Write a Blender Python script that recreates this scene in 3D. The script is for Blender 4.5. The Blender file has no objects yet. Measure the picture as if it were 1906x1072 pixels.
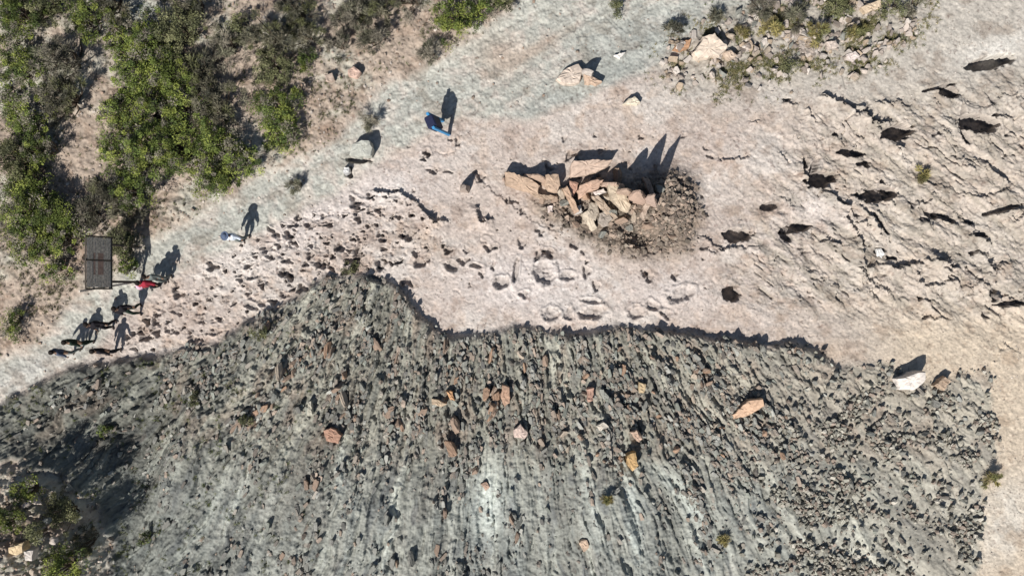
import bpy, bmesh, math, random
import numpy as np
from mathutils import Matrix, Vector

# ------------------------------------------------------------------ frame
# "sheet" frame: x right, y up, z out of the rock face (towards the drone).
# True vertical leans to the left of that: UP = (-0.30, 0, 0.954).
S = 42.0            # photo pixels per metre on the rock face
HC = 40.0           # drone distance
TILT = math.asin(0.30)
R = Matrix.Rotation(TILT, 4, 'Y')          # maps sheet frame -> world (UP -> +Z)
SUNV = Vector((0.48, 0.83, -1.0)).normalized()   # light travel, sheet frame
random.seed(7)

sc = bpy.context.scene
cam_d = bpy.data.cameras.new('camera')
cam_d.sensor_width = 36
cam_d.lens = 36 * HC * S / 1906.0
cam_d.clip_end = 2000
cam = bpy.data.objects.new('camera', cam_d)
sc.collection.objects.link(cam)
cam.matrix_world = R @ Matrix.Translation((0, 0, HC))
sc.camera = cam

w = bpy.data.worlds.new('World'); sc.world = w; w.use_nodes = True
sunw = (R.to_3x3() @ (-SUNV)).normalized()
sky = w.node_tree.nodes.new('ShaderNodeTexSky'); sky.sky_type = 'NISHITA'; sky.sun_disc = False
sky.sun_elevation = math.asin(sunw.z); sky.sun_rotation = math.atan2(sunw.x, sunw.y)
bg = w.node_tree.nodes['Background']; bg.inputs['Strength'].default_value = 0.05
w.node_tree.links.new(sky.outputs[0], bg.inputs[0])
sl = bpy.data.lights.new('sun', 'SUN'); sl.energy = 4.4; sl.angle = math.radians(0.5); sl.color = (1.0, 0.965, 0.92)
so = bpy.data.objects.new('sun', sl); sc.collection.objects.link(so)
so.rotation_euler = (R.to_3x3() @ SUNV).to_track_quat('-Z', 'Y').to_euler()
sc.view_settings.view_transform = 'Standard'; sc.view_settings.look = 'None'
sc.view_settings.exposure = 0.28; sc.view_settings.gamma = 1
sc.cycles.max_bounces = 3; sc.cycles.diffuse_bounces = 1

# ------------------------------------------------------------------ noise
_tabs = {}
def vn(x, y, seed=0):
    if seed not in _tabs: _tabs[seed] = np.random.RandomState(seed + 11).rand(256, 256).astype(np.float32)
    t = _tabs[seed]
    xf = np.floor(x); yf = np.floor(y); u = (x - xf).astype(np.float32); v = (y - yf).astype(np.float32)
    xi = xf.astype(np.int64) & 255; yi = yf.astype(np.int64) & 255
    x1 = (xi + 1) & 255; y1 = (yi + 1) & 255
    u = u * u * (3 - 2 * u); v = v * v * (3 - 2 * v)
    return (t[yi, xi] * (1 - u) + t[yi, x1] * u) * (1 - v) + (t[y1, xi] * (1 - u) + t[y1, x1] * u) * v
def fbm(x, y, o=4, seed=0, g=0.5):
    s = 0; a = 1; n = 0
    for k in range(o):
        s = s + a * vn(x * 2 ** k + 17.3 * k, y * 2 ** k - 9.1 * k, seed + k); n += a; a *= g
    return s / n * 2 - 1
def rid(x, y, o=4, seed=0):
    s = 0; a = 1; n = 0
    for k in range(o):
        s = s + a * (1 - np.abs(2 * vn(x * 2 ** k, y * 2 ** k, seed + k) - 1)); n += a; a *= 0.55
    return s / n
def sst(a, b, x):
    t = np.clip((x - a) / (b - a), 0, 1); return t * t * (3 - 2 * t)

# ------------------------------------------------------------------ terrain grid (photo pixels)
STEP = 1.6
gx = np.arange(-90, 1998, STEP, dtype=np.float32); gy = np.arange(-90, 1164, STEP, dtype=np.float32)
NX, NY = len(gx), len(gy)
X, Y = np.meshgrid(gx, gy)
WX = X + 9 * fbm(X / 26, Y / 26, 3, 50) + 3 * fbm(X / 6, Y / 6, 2, 53)
WY = Y + 9 * fbm(X / 26, Y / 26, 3, 60) + 3 * fbm(X / 6, Y / 6, 2, 63)

WX += (14 * fbm(X / 50, Y / 40, 3, 56)) * np.clip((X - 1720) / 80, 0, 1) * (Y > 640)
def inside(poly, x, y):
    m = np.zeros(x.shape, bool); n = len(poly)
    for i in range(n):
        x0, y0 = poly[i]; x1, y1 = poly[(i + 1) % n]
        if y0 == y1: continue
        c = ((y0 > y) != (y1 > y)) & (x < (x1 - x0) * (y - y0) / (y1 - y0) + x0)
        m ^= c
    return m
def blur(a, r):
    a = a.astype(np.float32)
    for ax in (0, 1):
        for _ in range(2):
            c = np.cumsum(np.pad(a, [(r + 1, r) if i == ax else (0, 0) for i in (0, 1)], mode='edge'), axis=ax)
            n = a.shape[ax]
            a = (np.take(c, range(2 * r + 1, 2 * r + 1 + n), ax) - np.take(c, range(0, n), ax)) / (2 * r + 1)
    return a

SHALE = [(-200, 790), (0, 756), (60, 716), (150, 682), (262, 664), (400, 642), (480, 592), (560, 548), (618, 514), (690, 514),
         (735, 532), (775, 578), (826, 626), (905, 626), (960, 606), (1060, 624), (1150, 610), (1240, 618), (1400, 640), (1512, 650),
         (1560, 684), (1650, 678), (1720, 716), (1842, 690), (1848, 840), (1830, 900), (1815, 1000), (1830, 1400), (-200, 1400)]
PATH = [(-200, 860), (0, 752), (60, 712), (150, 672), (185, 640), (225, 590), (300, 530), (340, 500), (430, 462), (560, 392), (640, 352),
        (700, 300), (780, 258), (870, 218), (1000, 222), (1110, 172), (1220, 130), (1300, 60), (1430, 40), (1440, -200), (1000, -200),
        (960, 0), (900, 62), (820, 110), (700, 170), (640, 250), (590, 285), (500, 315), (420, 370), (330, 425), (255, 470), (215, 530),
        (130, 556), (100, 620), (0, 672), (-200, 720)]
BANK = [(-200, -200), (1000, -200), (965, 0), (900, 62), (820, 108), (700, 168), (640, 250), (590, 288), (500, 318), (420, 372),
        (330, 427), (255, 472), (215, 530), (130, 556), (100, 620), (0, 674), (-200, 720)]
CORNER = [(-200, 880), (40, 850), (120, 880), (175, 930), (190, 1010), (170, 1400), (-200, 1400)]
BREC = [(1165, 330), (1240, 312), (1300, 350), (1306, 410), (1290, 462), (1230, 490), (1150, 480), (1060, 440), (1000, 400), (985, 372), (1060, 350)]

mS = inside(SHALE, WX, WY); mP = inside(PATH, WX, WY) & ~mS; mB = inside(BANK, WX, WY) & ~mS & ~mP
mC = inside(CORNER, WX, WY); mS = mS & ~mC; mB = mB | mC
mSl = ~(mS | mP | mB)
bS, bP, bB, bC = blur(mS, 3), blur(mP, 4), blur(mB, 5), blur(mC, 12)
bRec = blur(inside(BREC, WX + 14 * fbm(X / 22, Y / 22, 3, 57), WY + 14 * fbm(X / 22, Y / 22, 3, 58)), 8)
# polar streak coordinates of the shale apron
ANG = np.arctan2(X - 900, Y - 60) * 800; RAD = np.hypot(X - 900, Y - 60)
ANGw = ANG + 13 * fbm(X / 100, Y / 120, 3, 70) + 5 * fbm(X / 24, Y / 40, 2, 76)
rill = rid(ANGw / 22, RAD / 160, 4, 80)
rill2 = fbm(ANGw / 9, RAD / 60, 3, 90)
bump = fbm(X / 9, Y / 9, 4, 100); big = fbm(X / 120, Y / 120, 3, 110)
fine = fbm(X / 3.2, Y / 3.2, 2, 120)

un = (X * 0.80 + Y * 0.6); vnn = (-X * 0.6 + Y * 0.8)
H = np.zeros(X.shape, np.float32)
# pink slab
H += 0.05 * fbm(X / 60, Y / 60, 4, 130) + 0.022 * bump + 0.017 * fine + .02 * fbm(un / 16, vnn / 6, 3, 132)
rightw = sst(1330, 1560, X + 0.35 * (Y - 300)) * (1 - sst(520, 640, Y - 0.10 * (X - 1500)))
rightw *= sst(-10, 60, (Y - 185) + .22 * (X - 1530))
tn = 0.55 * fbm(un / 60, vnn / 20, 6, 140, .6) + 0.45 * fbm(X / 90, Y / 40, 5, 150, .6)
ter = tn * 7; tq = np.floor(ter) + sst(0.90, 1.0, ter - np.floor(ter))
H += rightw * (0.055 * tq + .035 * fbm(un / 14, vnn / 9, 3, 161) + 0.025 * fbm(un / 8, vnn / 5, 3, 160)) * (1 - bS) * (1 - bP)
crk = rid(un / 46 + .7 * fbm(X / 30, Y / 30, 2, 165), vnn / 24, 2, 167)
H -= .05 * sst(.93, .965, rid(un / 90 + fbm(X / 40, Y / 40, 3, 181), vnn / 60 + fbm(X / 50, Y / 50, 3, 184), 2, 186)) * mSl * sst(-.1, .3, fbm(X / 60, Y / 60, 3, 188))
H -= (0.04 + .12 * rightw) * sst(0.885, 0.93, crk) * sst(-.25, .3, fbm(X / 110, Y / 90, 2, 168)) * mSl * (0.25 + 0.75 * rightw)
# shale
sh = 0.30 * big + (0.16 + 0.22 * sst(800, 900, Y)) * (rill - 0.5) + 0.07 * rill2 + 0.09 * bump + 0.03 * fine
blocky = fbm(ANGw / 12, RAD / 26, 3, 170)
upper = 1 - sst(760, 900, Y)
sh = sh + (0.17 * sst(0.1, 0.4, blocky) + .10 * sst(.15, .35, fbm(ANGw / 5, RAD / 12, 3, 175))) * (0.3 + 0.7 * upper) + .22 * (1 - upper) * rid(ANGw / 55, RAD / 400, 3, 177) + .16 * fbm(ANGw / 7, RAD / 130, 3, 178) * sst(560, 760, Y) * (.25 + .75 * sst(-.25, .2, fbm(X / 90, Y / 120, 3, 191))) - .12 * sst(.25, .5, fbm(ANGw / 6, RAD / 40, 3, 179))
RG = sst(1330, 1560, X + .4 * (Y - 800))
sh = sh * (1 - .5 * RG) + .03 * RG * fbm(X / 14, Y / 14, 3, 173)
edge = 0.27 * (1 - sst(1505, 1600, X)) + 0.03
H = H * (1 - bS) + bS * (edge + sh * (0.35 + 0.65 * blur(mS, 18)))
# bank & corner
H += bB * (0.12 * fbm(X / 40, Y / 40, 5, 180) + 0.06 * bump + 0.25)
H += bP * (.016 * bump + .012 * fine + 0.03 * fbm(X / 60, Y / 60, 3, 190) + 0.02 * fbm((X * 0.85 - Y * 0.52) / 90, (X * 0.52 + Y * 0.85) / 7, 2, 195))
H += bC * (0.35 + 0.2 * bump)
def gau(cx, cy, rx, ry, rot=0):
    c, s = math.cos(math.radians(rot)), math.sin(math.radians(rot))
    a = ((X - cx) * c + (Y - cy) * s) / rx; b = (-(X - cx) * s + (Y - cy) * c) / ry
    return np.exp(-(a * a + b * b))
H += 2.5 * gau(62, 1010, 88, 120) - 1.9 * gau(228, 1000, 66, 240, 14) - 0.7 * gau(120, 815, 60, 60)
H += 0.5 * gau(330, 860, 28, 150, 24)
H -= 0.55 * gau(950, 1090, 120, 160) - 0.4 * gau(640, 990, 60, 120, 4) - 0.35 * gau(1120, 930, 50, 150, -12) + 0.35 * gau(1300, 1000, 70, 140, -25)
H += bRec * (0.16 + 0.15 * np.clip(fbm(X / 12, Y / 12, 4, 200), -1, 1) + .05 * fine) + 0.6 * gau(1250, 378, 34, 50)
H -= 0.75 * gau(1185, 438, 28, 20, 30) + 0.25 * gau(1080, 400, 40, 14, 20)
sc1 = sst(0.25, 0.5, fbm(X / 70, Y / 50, 3, 210))          # stony patch top right
tr = inside([(1210, 120), (1400, -40), (1680, -60), (1720, 30), (1640, 110), (1480, 150), (1300, 170)], WX, WY); bT = blur(tr, 14)
H += bT * (0.14 * fbm(X / 16, Y / 16, 4, 215) + 0.1 * sc1)

NZ1 = fbm(X / 7, Y / 7, 3, 220); NZ2 = fbm(X / 7, Y / 7, 3, 230)
def win(cx, cy, r):
    i0 = max(0, int((cx - r - gx[0]) / STEP)); i1 = min(NX, int((cx + r - gx[0]) / STEP) + 2)
    j0 = max(0, int((cy - r - gy[0]) / STEP)); j1 = min(NY, int((cy + r - gy[0]) / STEP) + 2)
    return slice(j0, j1), slice(i0, i1)
pitmask = np.zeros(X.shape, np.float32)
def pit(cx, cy, rx, ry, rot=0, d=0.3, rim=0.0, soft=0.4, n=0.35):
    sl_ = win(cx, cy, max(rx, ry) * 2 + 6)
    x, y = X[sl_], Y[sl_]
    c, s = math.cos(math.radians(rot)), math.sin(math.radians(rot))
    a = ((x - cx) * c + (y - cy) * s) / rx; b = (-(x - cx) * s + (y - cy) * c) / ry
    r = np.sqrt(a * a + b * b) + n * NZ1[sl_] + .25 * np.sin(3 * np.arctan2(b, a) + cx) * (max(rx, ry) < 14)
    f = 1 - sst(1 - soft, 1.05, r)
    H[sl_] -= d * f
    H[sl_] += .09 * min(1, max(rx, ry) / 14) * NZ2[sl_] * (1 - sst(.9, 1.5, r)) * (d < .2)
    pitmask[sl_] = np.maximum(pitmask[sl_], f)
    if rim: H[sl_] += rim * np.exp(-((r - 1.25) / 0.25) ** 2)
def scarp(pts, h, dec=20, jag=1.0, flip=1):
    """raises the lower-left side of a broken line, leaving a sharp step"""
    p = np.array(pts, float); cx, cy = p.mean(0); rr = np.abs(p - [cx, cy]).max() + dec * 3
    sl_ = win(cx, cy, rr)
    x = X[sl_] + 7 * jag * NZ1[sl_]; y = Y[sl_] + 7 * jag * NZ2[sl_]
    best = np.full(x.shape, 1e9); sg = np.zeros(x.shape); en = np.zeros(x.shape)
    tot = len(pts) - 1
    for i in range(tot):
        (x0, y0), (x1, y1) = pts[i], pts[i + 1]
        dx, dy = x1 - x0, y1 - y0; L2 = dx * dx + dy * dy
        t = ((x - x0) * dx + (y - y0) * dy) / L2; tc = np.clip(t, 0, 1)
        d = np.hypot(x - x0 - tc * dx, y - y0 - tc * dy)
        s = np.sign(dx * (y - y0) - dy * (x - x0))
        e = np.ones(x.shape)
        L = math.sqrt(L2)
        if i == 0: e = np.minimum(e, sst(-6, min(14, L), t * L))
        if i == tot - 1: e = np.minimum(e, sst(-6, min(14, L), (1 - t) * L))
        m = d < best
        best = np.where(m, d, best); sg = np.where(m, s, sg); en = np.where(m, e, en)
    H[sl_] += h * en * np.where(sg * flip > 0, np.exp(-best / dec), -0.25 * np.exp(-best / (dec * .3)))

# hollows in the right-hand rock
for a in [(1846, 116, 44, 11, -14, .5), (1672, 246, 30, 13, -12, .55), (1822, 230, 36, 15, 3, .55), (1528, 334, 30, 13, -8, .5), (1584, 284, 24, 7, 5, .35),
          (1634, 362, 34, 13, -6, .5), (1374, 438, 27, 11, -2, .42), (1483, 424, 28, 8, -6, .38), (1463, 440, 14, 6, 35, .3), (1362, 546, 17, 13, 0, .45),
          (1768, 172, 20, 9, 15, .4), (1610, 305, 12, 6, 0, .3), (1745, 163, 30, 3, -14, .2), (1794, 205, 4, 12, 0, .3), (1797, 255, 5, 14, -30, .3),
          (1432, 384, 14, 7, -10, .25), (1760, 405, 22, 6, 25, .25), (1825, 437, 16, 4, 5, .22), (1640, 468, 10, 7, 0, .2), (1735, 400, 14, 5, 20, .2),
          (1515, 312, 6, 20, 20, .3), (1500, 305, 5, 12, 0, .3), (1640, 415, 4, 22, -35, .25), (1880, 565, 26, 5, -5, .3), (1848, 545, 9, 12, 0, .3), (1865, 390, 36, 4, -15, .2)]:
    pit(a[0], a[1], a[2] * 1.05, a[3] * 1.15, a[4], a[5] * 1.7, soft=.1)
rl = np.random.RandomState(44)
for k in range(60):
    x, y = rl.uniform(1420, 1940), rl.uniform(170, 590)
    if y > 590 - max(0, 1640 - x) * .5: continue
    a = rl.choice([.75, .9, .55, -.15, .2]) + rl.normal(scale=.15); L = rl.uniform(18, 60); m = rl.randint(3, 6)
    pts = [(x, y)]
    for q in range(m):
        a2 = a + rl.choice([-.8, 0, .7]); pts.append((pts[-1][0] + math.cos(a2) * L / m, pts[-1][1] + math.sin(a2) * L / m))
    scarp(pts, rl.uniform(.06, .22), rl.uniform(8, 22), 1.2)
    if k % 3 == 0: pit(x, y, rl.uniform(4, 11), rl.uniform(3, 6), rl.uniform(-30, 50), rl.uniform(.15, .35), soft=.2, n=.6)
for pts, h in [([(1526, 174), (1560, 192), (1590, 206), (1600, 214)], .26), ([(1592, 196), (1606, 200), (1612, 218), (1632, 228), (1660, 226)], .2),
               ([(1622, 188), (1645, 192), (1664, 198)], .12), ([(1490, 300), (1498, 326), (1522, 344), (1545, 348)], .2),
               ([(1545, 350), (1556, 374), (1580, 388), (1572, 404), (1596, 440), (1606, 462)], .22), ([(1596, 440), (1606, 478), (1612, 496), (1640, 490)], .16),
               ([(1640, 490), (1668, 500), (1690, 492), (1716, 490)], .24), ([(1702, 500), (1716, 530), (1745, 528), (1780, 522)], .15),
               ([(1732, 468), (1748, 484), (1766, 495), (1792, 500)], .2), ([(1742, 398), (1764, 404), (1786, 424)], .16), ([(1800, 436), (1830, 440), (1850, 460)], .16),
               ([(1612, 396), (1630, 418), (1642, 440)], .15), ([(1830, 300), (1850, 320), (1884, 342)], .17), ([(1840, 480), (1852, 540), (1862, 562), (1906, 560), (1960, 556)], .22),
               ([(1334, 288), (1342, 300), (1380, 294), (1400, 294)], .1), ([(1390, 228), (1420, 224)], .09), ([(1850, 400), (1880, 392), (1940, 388)], .12),
               ([(1700, 330), (1740, 345), (1770, 352)], .1), ([(1760, 290), (1800, 300), (1850, 296)], .08), ([(1780, 360), (1830, 366), (1880, 350)], .1),
               ([(1300, 440), (1320, 450), (1330, 462), (1360, 462)], .12), ([(1310, 466), (1330, 470), (1350, 462), (1400, 462), (1420, 458)], .1),
               ([(690, 354), (740, 358), (770, 372), (792, 398), (812, 410)], .17), ([(796, 400), (806, 414), (832, 412)], .22), ([(884, 380), (892, 412), (918, 406)], .22),
               ([(610, 500), (625, 470), (634, 455)], .12), ([(870, 330), (900, 345), (940, 372), (990, 410), (1050, 440)], .05),
               ([(1840, 690), (1870, 640), (1900, 660)], .06), ([(1600, 560), (1650, 552), (1700, 556)], .03)]:
    scarp(pts, h * 1.3, 16)
scarp([(686, 512), (735, 532), (775, 578), (826, 626)], .12, 12, .6)
scarp([(1195, 614), (1240, 618), (1320, 630), (1400, 640), (1512, 650)], .16, 16, .6)
# a trench and the prints of the mid slab
pit(664, 480, 7, 34, 14, .38); pit(700, 520, 20, 6, 25, .25)
for a in [(709, 491, 13, 10, -20, .26, .03), (781, 490, 14, 9, -10, .24, .03), (842, 496, 15, 10, 20, .26, .03), (884, 494, 14, 5, 10, .16, .03), (739, 488, 6, 5, 0, .13, .02),
          (933, 526, 14, 11, -20, .12, .05), (1012, 508, 19, 20, 0, .10, .06), (1020, 470, 13, 8, 30, .28, .02), (1026, 586, 16, 13, 0, .07, .05), (1058, 586, 9, 12, 0, .07, .03),
          (1102, 582, 24, 12, -8, .10, .05), (1100, 560, 18, 6, 10, .06, .03), (1182, 582, 15, 12, 0, .06, .04), (1214, 568, 14, 9, 40, .15, .03), (1240, 585, 12, 8, 30, .1, .03),
          (1266, 548, 25, 13, -20, .16, .05), (975, 548, 9, 8, 0, .08, .03), (1056, 514, 14, 9, 0, .08, .03), (1092, 506, 8, 12, 0, .12, .02), (1070, 456, 10, 8, 0, .1, .02),
          (960, 505, 6, 24, 10, .12, .04), (911, 462, 12, 6, 10, .2, .02), (760, 440, 12, 8, -25, .26, .03), (708, 436, 8, 6, 0, .22, .02), (666, 380, 10, 8, 0, .26, .03),
          (705, 391, 8, 8, 0, .24, .02), (690, 365, 8, 6, 0, .2, .02), (633, 460, 9, 10, 30, .28, .02), (607, 488, 9, 7, 0, .26, .02), (620, 478, 5, 5, 0, .2, .02),
          (541, 515, 8, 8, 0, .3, .03), (509, 562, 8, 7, 0, .28, .03), (569, 492, 6, 5, 0, .2, .02), (572, 418, 6, 5, 0, .2, .02), (602, 402, 7, 6, 0, .16, .02),
          (540, 422, 5, 5, 0, .15, .02), (563, 537, 12, 8, 0, .3, .02), (766, 400, 8, 5, 30, .18, .02), (742, 404, 6, 5, 0, .18, .02), (380, 649, 18, 5, 0, .1, .0),
          (290, 620, 7, 7, 0, .24, .03), (260, 618, 7, 6, 0, .24, .02), (237, 628, 6, 6, 0, .2, .02), (287, 600, 6, 7, 0, .22, .02), (249, 620, 8, 5, -30, .2, .02), (200, 656, 5, 4, 0, .15, .02),
          (664, 298, 30, 6, 4, .4, .0), (795, 284, 9, 6, 20, .22, .02), (788, 296, 6, 5, 0, .2, .02), (805, 318, 12, 5, 10, .16, .01), (833, 320, 12, 3, 5, .16, .01), (650, 322, 7, 10, 10, .3, .02)]:
    pit(*a[:5], a[5] * (1.7 if a[5] < .13 and a[1] > 440 else 1.0), *(q_ * 1.5 for q_ in a[6:]))
rs = np.random.RandomState(5)
PRINTS = [(215, 650), (300, 548), (440, 462), (560, 400), (640, 362), (750, 352), (800, 400), (840, 470), (700, 506), (610, 508), (540, 548), (470, 590), (380, 632), (300, 652)]
PRr = PRINTS
n = 0; pl = []
while n < 120:
    x, y = rs.uniform(210, 850), rs.uniform(345, 660)
    if not inside(PRr, np.array([x]), np.array([y]))[0]: continue
    if any((x - a) ** 2 + (y - b) ** 2 < 190 for a, b in pl): continue
    pl.append((x, y)); n += 1
    r = 2.6 + 7.6 * rs.rand() ** 1.7
    if rs.rand() < .45: pit(x + rs.normal() * 7, y + rs.normal() * 6, r * .8, r * .55, rs.uniform(0, 180), rs.uniform(.04, .15), .02, n=.9)
    pit(x, y, r * rs.uniform(.8, 1.6), r * rs.uniform(.6, 1.1), rs.uniform(-60, 60), rs.uniform(.09, .3), .05, n=.65, soft=.45)
for k in range(110):
    x, y = rs.uniform(740, 1330), rs.uniform(250, 560)
    r = 1.6 + 7 * rs.rand() ** 3; pit(x, y, r * 1.5, r, rs.uniform(0, 180), rs.uniform(.04, .08) + .018 * r, .02, n=.8)
H += (.045 * fbm(X / 11, Y / 9, 3, 244) - 0.09 * sst(0.3, 0.55, fbm(X / 6, Y / 5, 2, 240))) * blur(inside(PRr, WX, WY), 10) * mSl
H = H + 0.0

def hz(px, py):
    i = int(round((px - gx[0]) / STEP)); j = int(round((py - gy[0]) / STEP))
    return float(H[min(max(j, 0), NY - 1), min(max(i, 0), NX - 1)])
def pos(px, py, dz=0.0, ground=True):
    """sheet-frame point on the ground seen at a photo pixel"""
    z = (hz(px, py) if ground else 0.0) + dz
    k = 1 - z / HC
    return Vector(((px - 953) / S * k, (536 - py) / S * k, z))

# ------------------------------------------------------------------ materials
def mat(name, col=(.5, .5, .5), rough=.9, attr=None, n1=0.12, sc1_=6.0, bumpd=0.0, bsc=40.0, spec=.2):
    m = bpy.data.materials.new(name); m.use_nodes = True; nt = m.node_tree
    b = nt.nodes['Principled BSDF']; b.inputs['Roughness'].default_value = rough
    b.inputs['Specular IOR Level'].default_value = spec
    if attr:
        a = nt.nodes.new('ShaderNodeAttribute'); a.attribute_name = attr; src = a.outputs['Color']
    else:
        a = nt.nodes.new('ShaderNodeRGB'); a.outputs[0].default_value = (*col, 1); src = a.outputs[0]
    tc = nt.nodes.new('ShaderNodeTexCoord')
    nz = nt.nodes.new('ShaderNodeTexNoise'); nz.inputs['Scale'].default_value = sc1_; nz.inputs['Detail'].default_value = 6
    nt.links.new(tc.outputs['Object'], nz.inputs['Vector'])
    mr = nt.nodes.new('ShaderNodeMapRange'); mr.inputs['From Min'].default_value = .3; mr.inputs['From Max'].default_value = .7
    mr.inputs['To Min'].default_value = 1 - n1; mr.inputs['To Max'].default_value = 1 + n1
    nt.links.new(nz.outputs['Fac'], mr.inputs['Value'])
    mx = nt.nodes.new('ShaderNodeVectorMath'); mx.operation = 'SCALE'
    nt.links.new(src, mx.inputs[0]); nt.links.new(mr.outputs[0], mx.inputs['Scale'])
    nt.links.new(mx.outputs[0], b.inputs['Base Color'])
    if bumpd:
        n2 = nt.nodes.new('ShaderNodeTexNoise'); n2.inputs['Scale'].default_value = bsc; n2.inputs['Detail'].default_value = 5
        nt.links.new(tc.outputs['Object'], n2.inputs['Vector'])
        bp = nt.nodes.new('ShaderNodeBump'); bp.inputs['Distance'].default_value = bumpd; bp.inputs['Strength'].default_value = .8
        nt.links.new(n2.outputs['Fac'], bp.inputs['Height']); nt.links.new(bp.outputs[0], b.inputs['Normal'])
    return m
M_ground = mat('weathered_rock_ground', attr='tint', n1=.14, sc1_=9, bumpd=.03, bsc=11)
M_stone = mat('loose_stone', attr='tint', n1=.16, sc1_=9, bumpd=.008, bsc=30)
M_leaf = mat('leaf', attr='tint', n1=.15, sc1_=8, rough=.7)
M_bark = mat('bark', (.12, .09, .065), n1=.3, sc1_=20)

def tag(o, label=None, cat=None, group=None, kind=None):
    if label: o['label'] = label
    if cat: o['category'] = cat
    if group: o['group'] = group
    if kind: o['kind'] = kind
    return o
def mesh_np(name, V, F, m, col=None, smooth=False, parent=None):
    """F: (n,3) or (n,4) int array"""
    me = bpy.data.meshes.new(name); V = np.asarray(V, np.float32); F = np.asarray(F, np.int32); k = F.shape[1]
    me.vertices.add(len(V)); me.vertices.foreach_set('co', V.ravel())
    me.loops.add(F.size); me.loops.foreach_set('vertex_index', F.ravel())
    me.polygons.add(len(F)); me.polygons.foreach_set('loop_start', np.arange(0, F.size, k, dtype=np.int32))
    me.polygons.foreach_set('loop_total', np.full(len(F), k, np.int32))
    me.polygons.foreach_set('use_smooth', np.full(len(F), smooth))
    if col is not None:
        a = me.color_attributes.new('tint', 'FLOAT_COLOR', 'POINT')
        c = np.ones((len(V), 4), np.float32); c[:, :3] = col; a.data.foreach_set('color', c.ravel())
    me.update(calc_edges=True); me.validate()
    if m: me.materials.append(m)
    o = bpy.data.objects.new(name, me); sc.collection.objects.link(o)
    if parent: o.parent = parent
    return o

# ------------------------------------------------------------------ ground colour (albedo of each rock bed)
def C3(*c): return np.array(c, np.float32)
def lerp(a, b, t): return a + (b - a) * t[..., None]
big2 = fbm(X / 80, Y / 60, 4, 300); med = fbm(X / 22, Y / 22, 4, 310); spk = fbm(X / 4, Y / 4, 3, 320)
fl = fbm(un / 60, vnn / 10, 4, 330)
col = np.broadcast_to(C3(.485, .413, .362), X.shape + (3,)).copy()
col = lerp(col, C3(.56, .51, .46), sst(-.1, .5, big2) * .8)
col = lerp(col, C3(.40, .31, .245), sst(0, .45, med) * .55)
col = lerp(col, C3(.47, .415, .345), sst(1350, 1650, X) * .6)
col = lerp(col, C3(.44, .41, .36), (1 - sst(120, 260, Y)) * sst(1150, 1300, X) * .8)
col = lerp(col, C3(.33, .29, .235), sst(.0, .4, fl) * rightw * .65)
col = lerp(col, C3(.30, .27, .225), sst(.05, .35, fbm(un / 30, vnn / 12, 4, 334)) * rightw * .5)
wht = gau(960, 540, 150, 50, 8) + gau(600, 400, 200, 45, -28) + .8 * gau(1010, 500, 90, 50) + .9 * gau(1250, 540, 90, 40) + .6 * gau(780, 350, 90, 30) + .8 * gau(1520, 390, 60, 30, 20)
col = lerp(col, C3(.62, .575, .545), np.clip(wht, 0, 1) * (.55 + .3 * med))
col = lerp(col, C3(.66, .63, .57), np.clip(gau(1860, 90, 80, 20, -14) + gau(1870, 960, 36, 70, 25), 0, 1) * .7)
col = lerp(col, C3(.42, .33, .25), np.clip(gau(1540, 660, 50, 22) + gau(800, 455, 60, 15, 30) * .6, 0, 1) * .7)
col = lerp(col, C3(.54, .45, .34), sst(1560, 1720, X) * sst(540, 640, Y) * .8)
col = lerp(col, C3(.60, .56, .49), np.clip(1.3 * gau(1868, 975, 40, 75, 18) * (1 + fbm(X / 20, Y / 20, 3, 341)), 0, 1) * .7)
# path
pc = np.broadcast_to(C3(.47, .465, .41), X.shape + (3,)).copy()
pc = lerp(pc, C3(.52, .47, .41), sst(-.1, .5, med))
teal = np.clip(.9 * gau(1080, 175, 130, 28, -22) + .9 * gau(1200, 70, 190, 60, -20) + .5 * gau(800, 190, 140, 30, -28) + .4 * gau(480, 380, 160, 26, -28), 0, 1)
pc = lerp(pc, C3(.365, .38, .35), teal * (.8 + .2 * big2))
pc = lerp(pc, C3(.44, .35, .28), np.clip(gau(930, 105, 45, 38) + gau(1000, 90, 60, 12, -30), 0, 1) * .75)
pc = lerp(pc, C3(.56, .54, .49), np.clip(gau(60, 690, 110, 26, -28), 0, 1) * .8)
wear = fbm((X * 0.88 - Y * 0.47) / 110, (X * 0.47 + Y * 0.88) / 6, 3, 340)
pc *= (1 + .22 * wear + .12 * fbm(X / 14, Y / 14, 3, 342))[..., None] * .92
col = lerp(col, pc, bP)
# bank
bc = np.broadcast_to(C3(.40, .325, .26), X.shape + (3,)).copy()
bc = lerp(bc, C3(.44, .42, .35), sst(-.1, .4, big2)); bc = lerp(bc, C3(.27, .20, .15), sst(.1, .6, med) * .7)
bc = lerp(bc, C3(.36, .39, .35), np.clip(gau(270, 20, 60, 30), 0, 1) * .8)
col = lerp(col, bc, bB)
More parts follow.
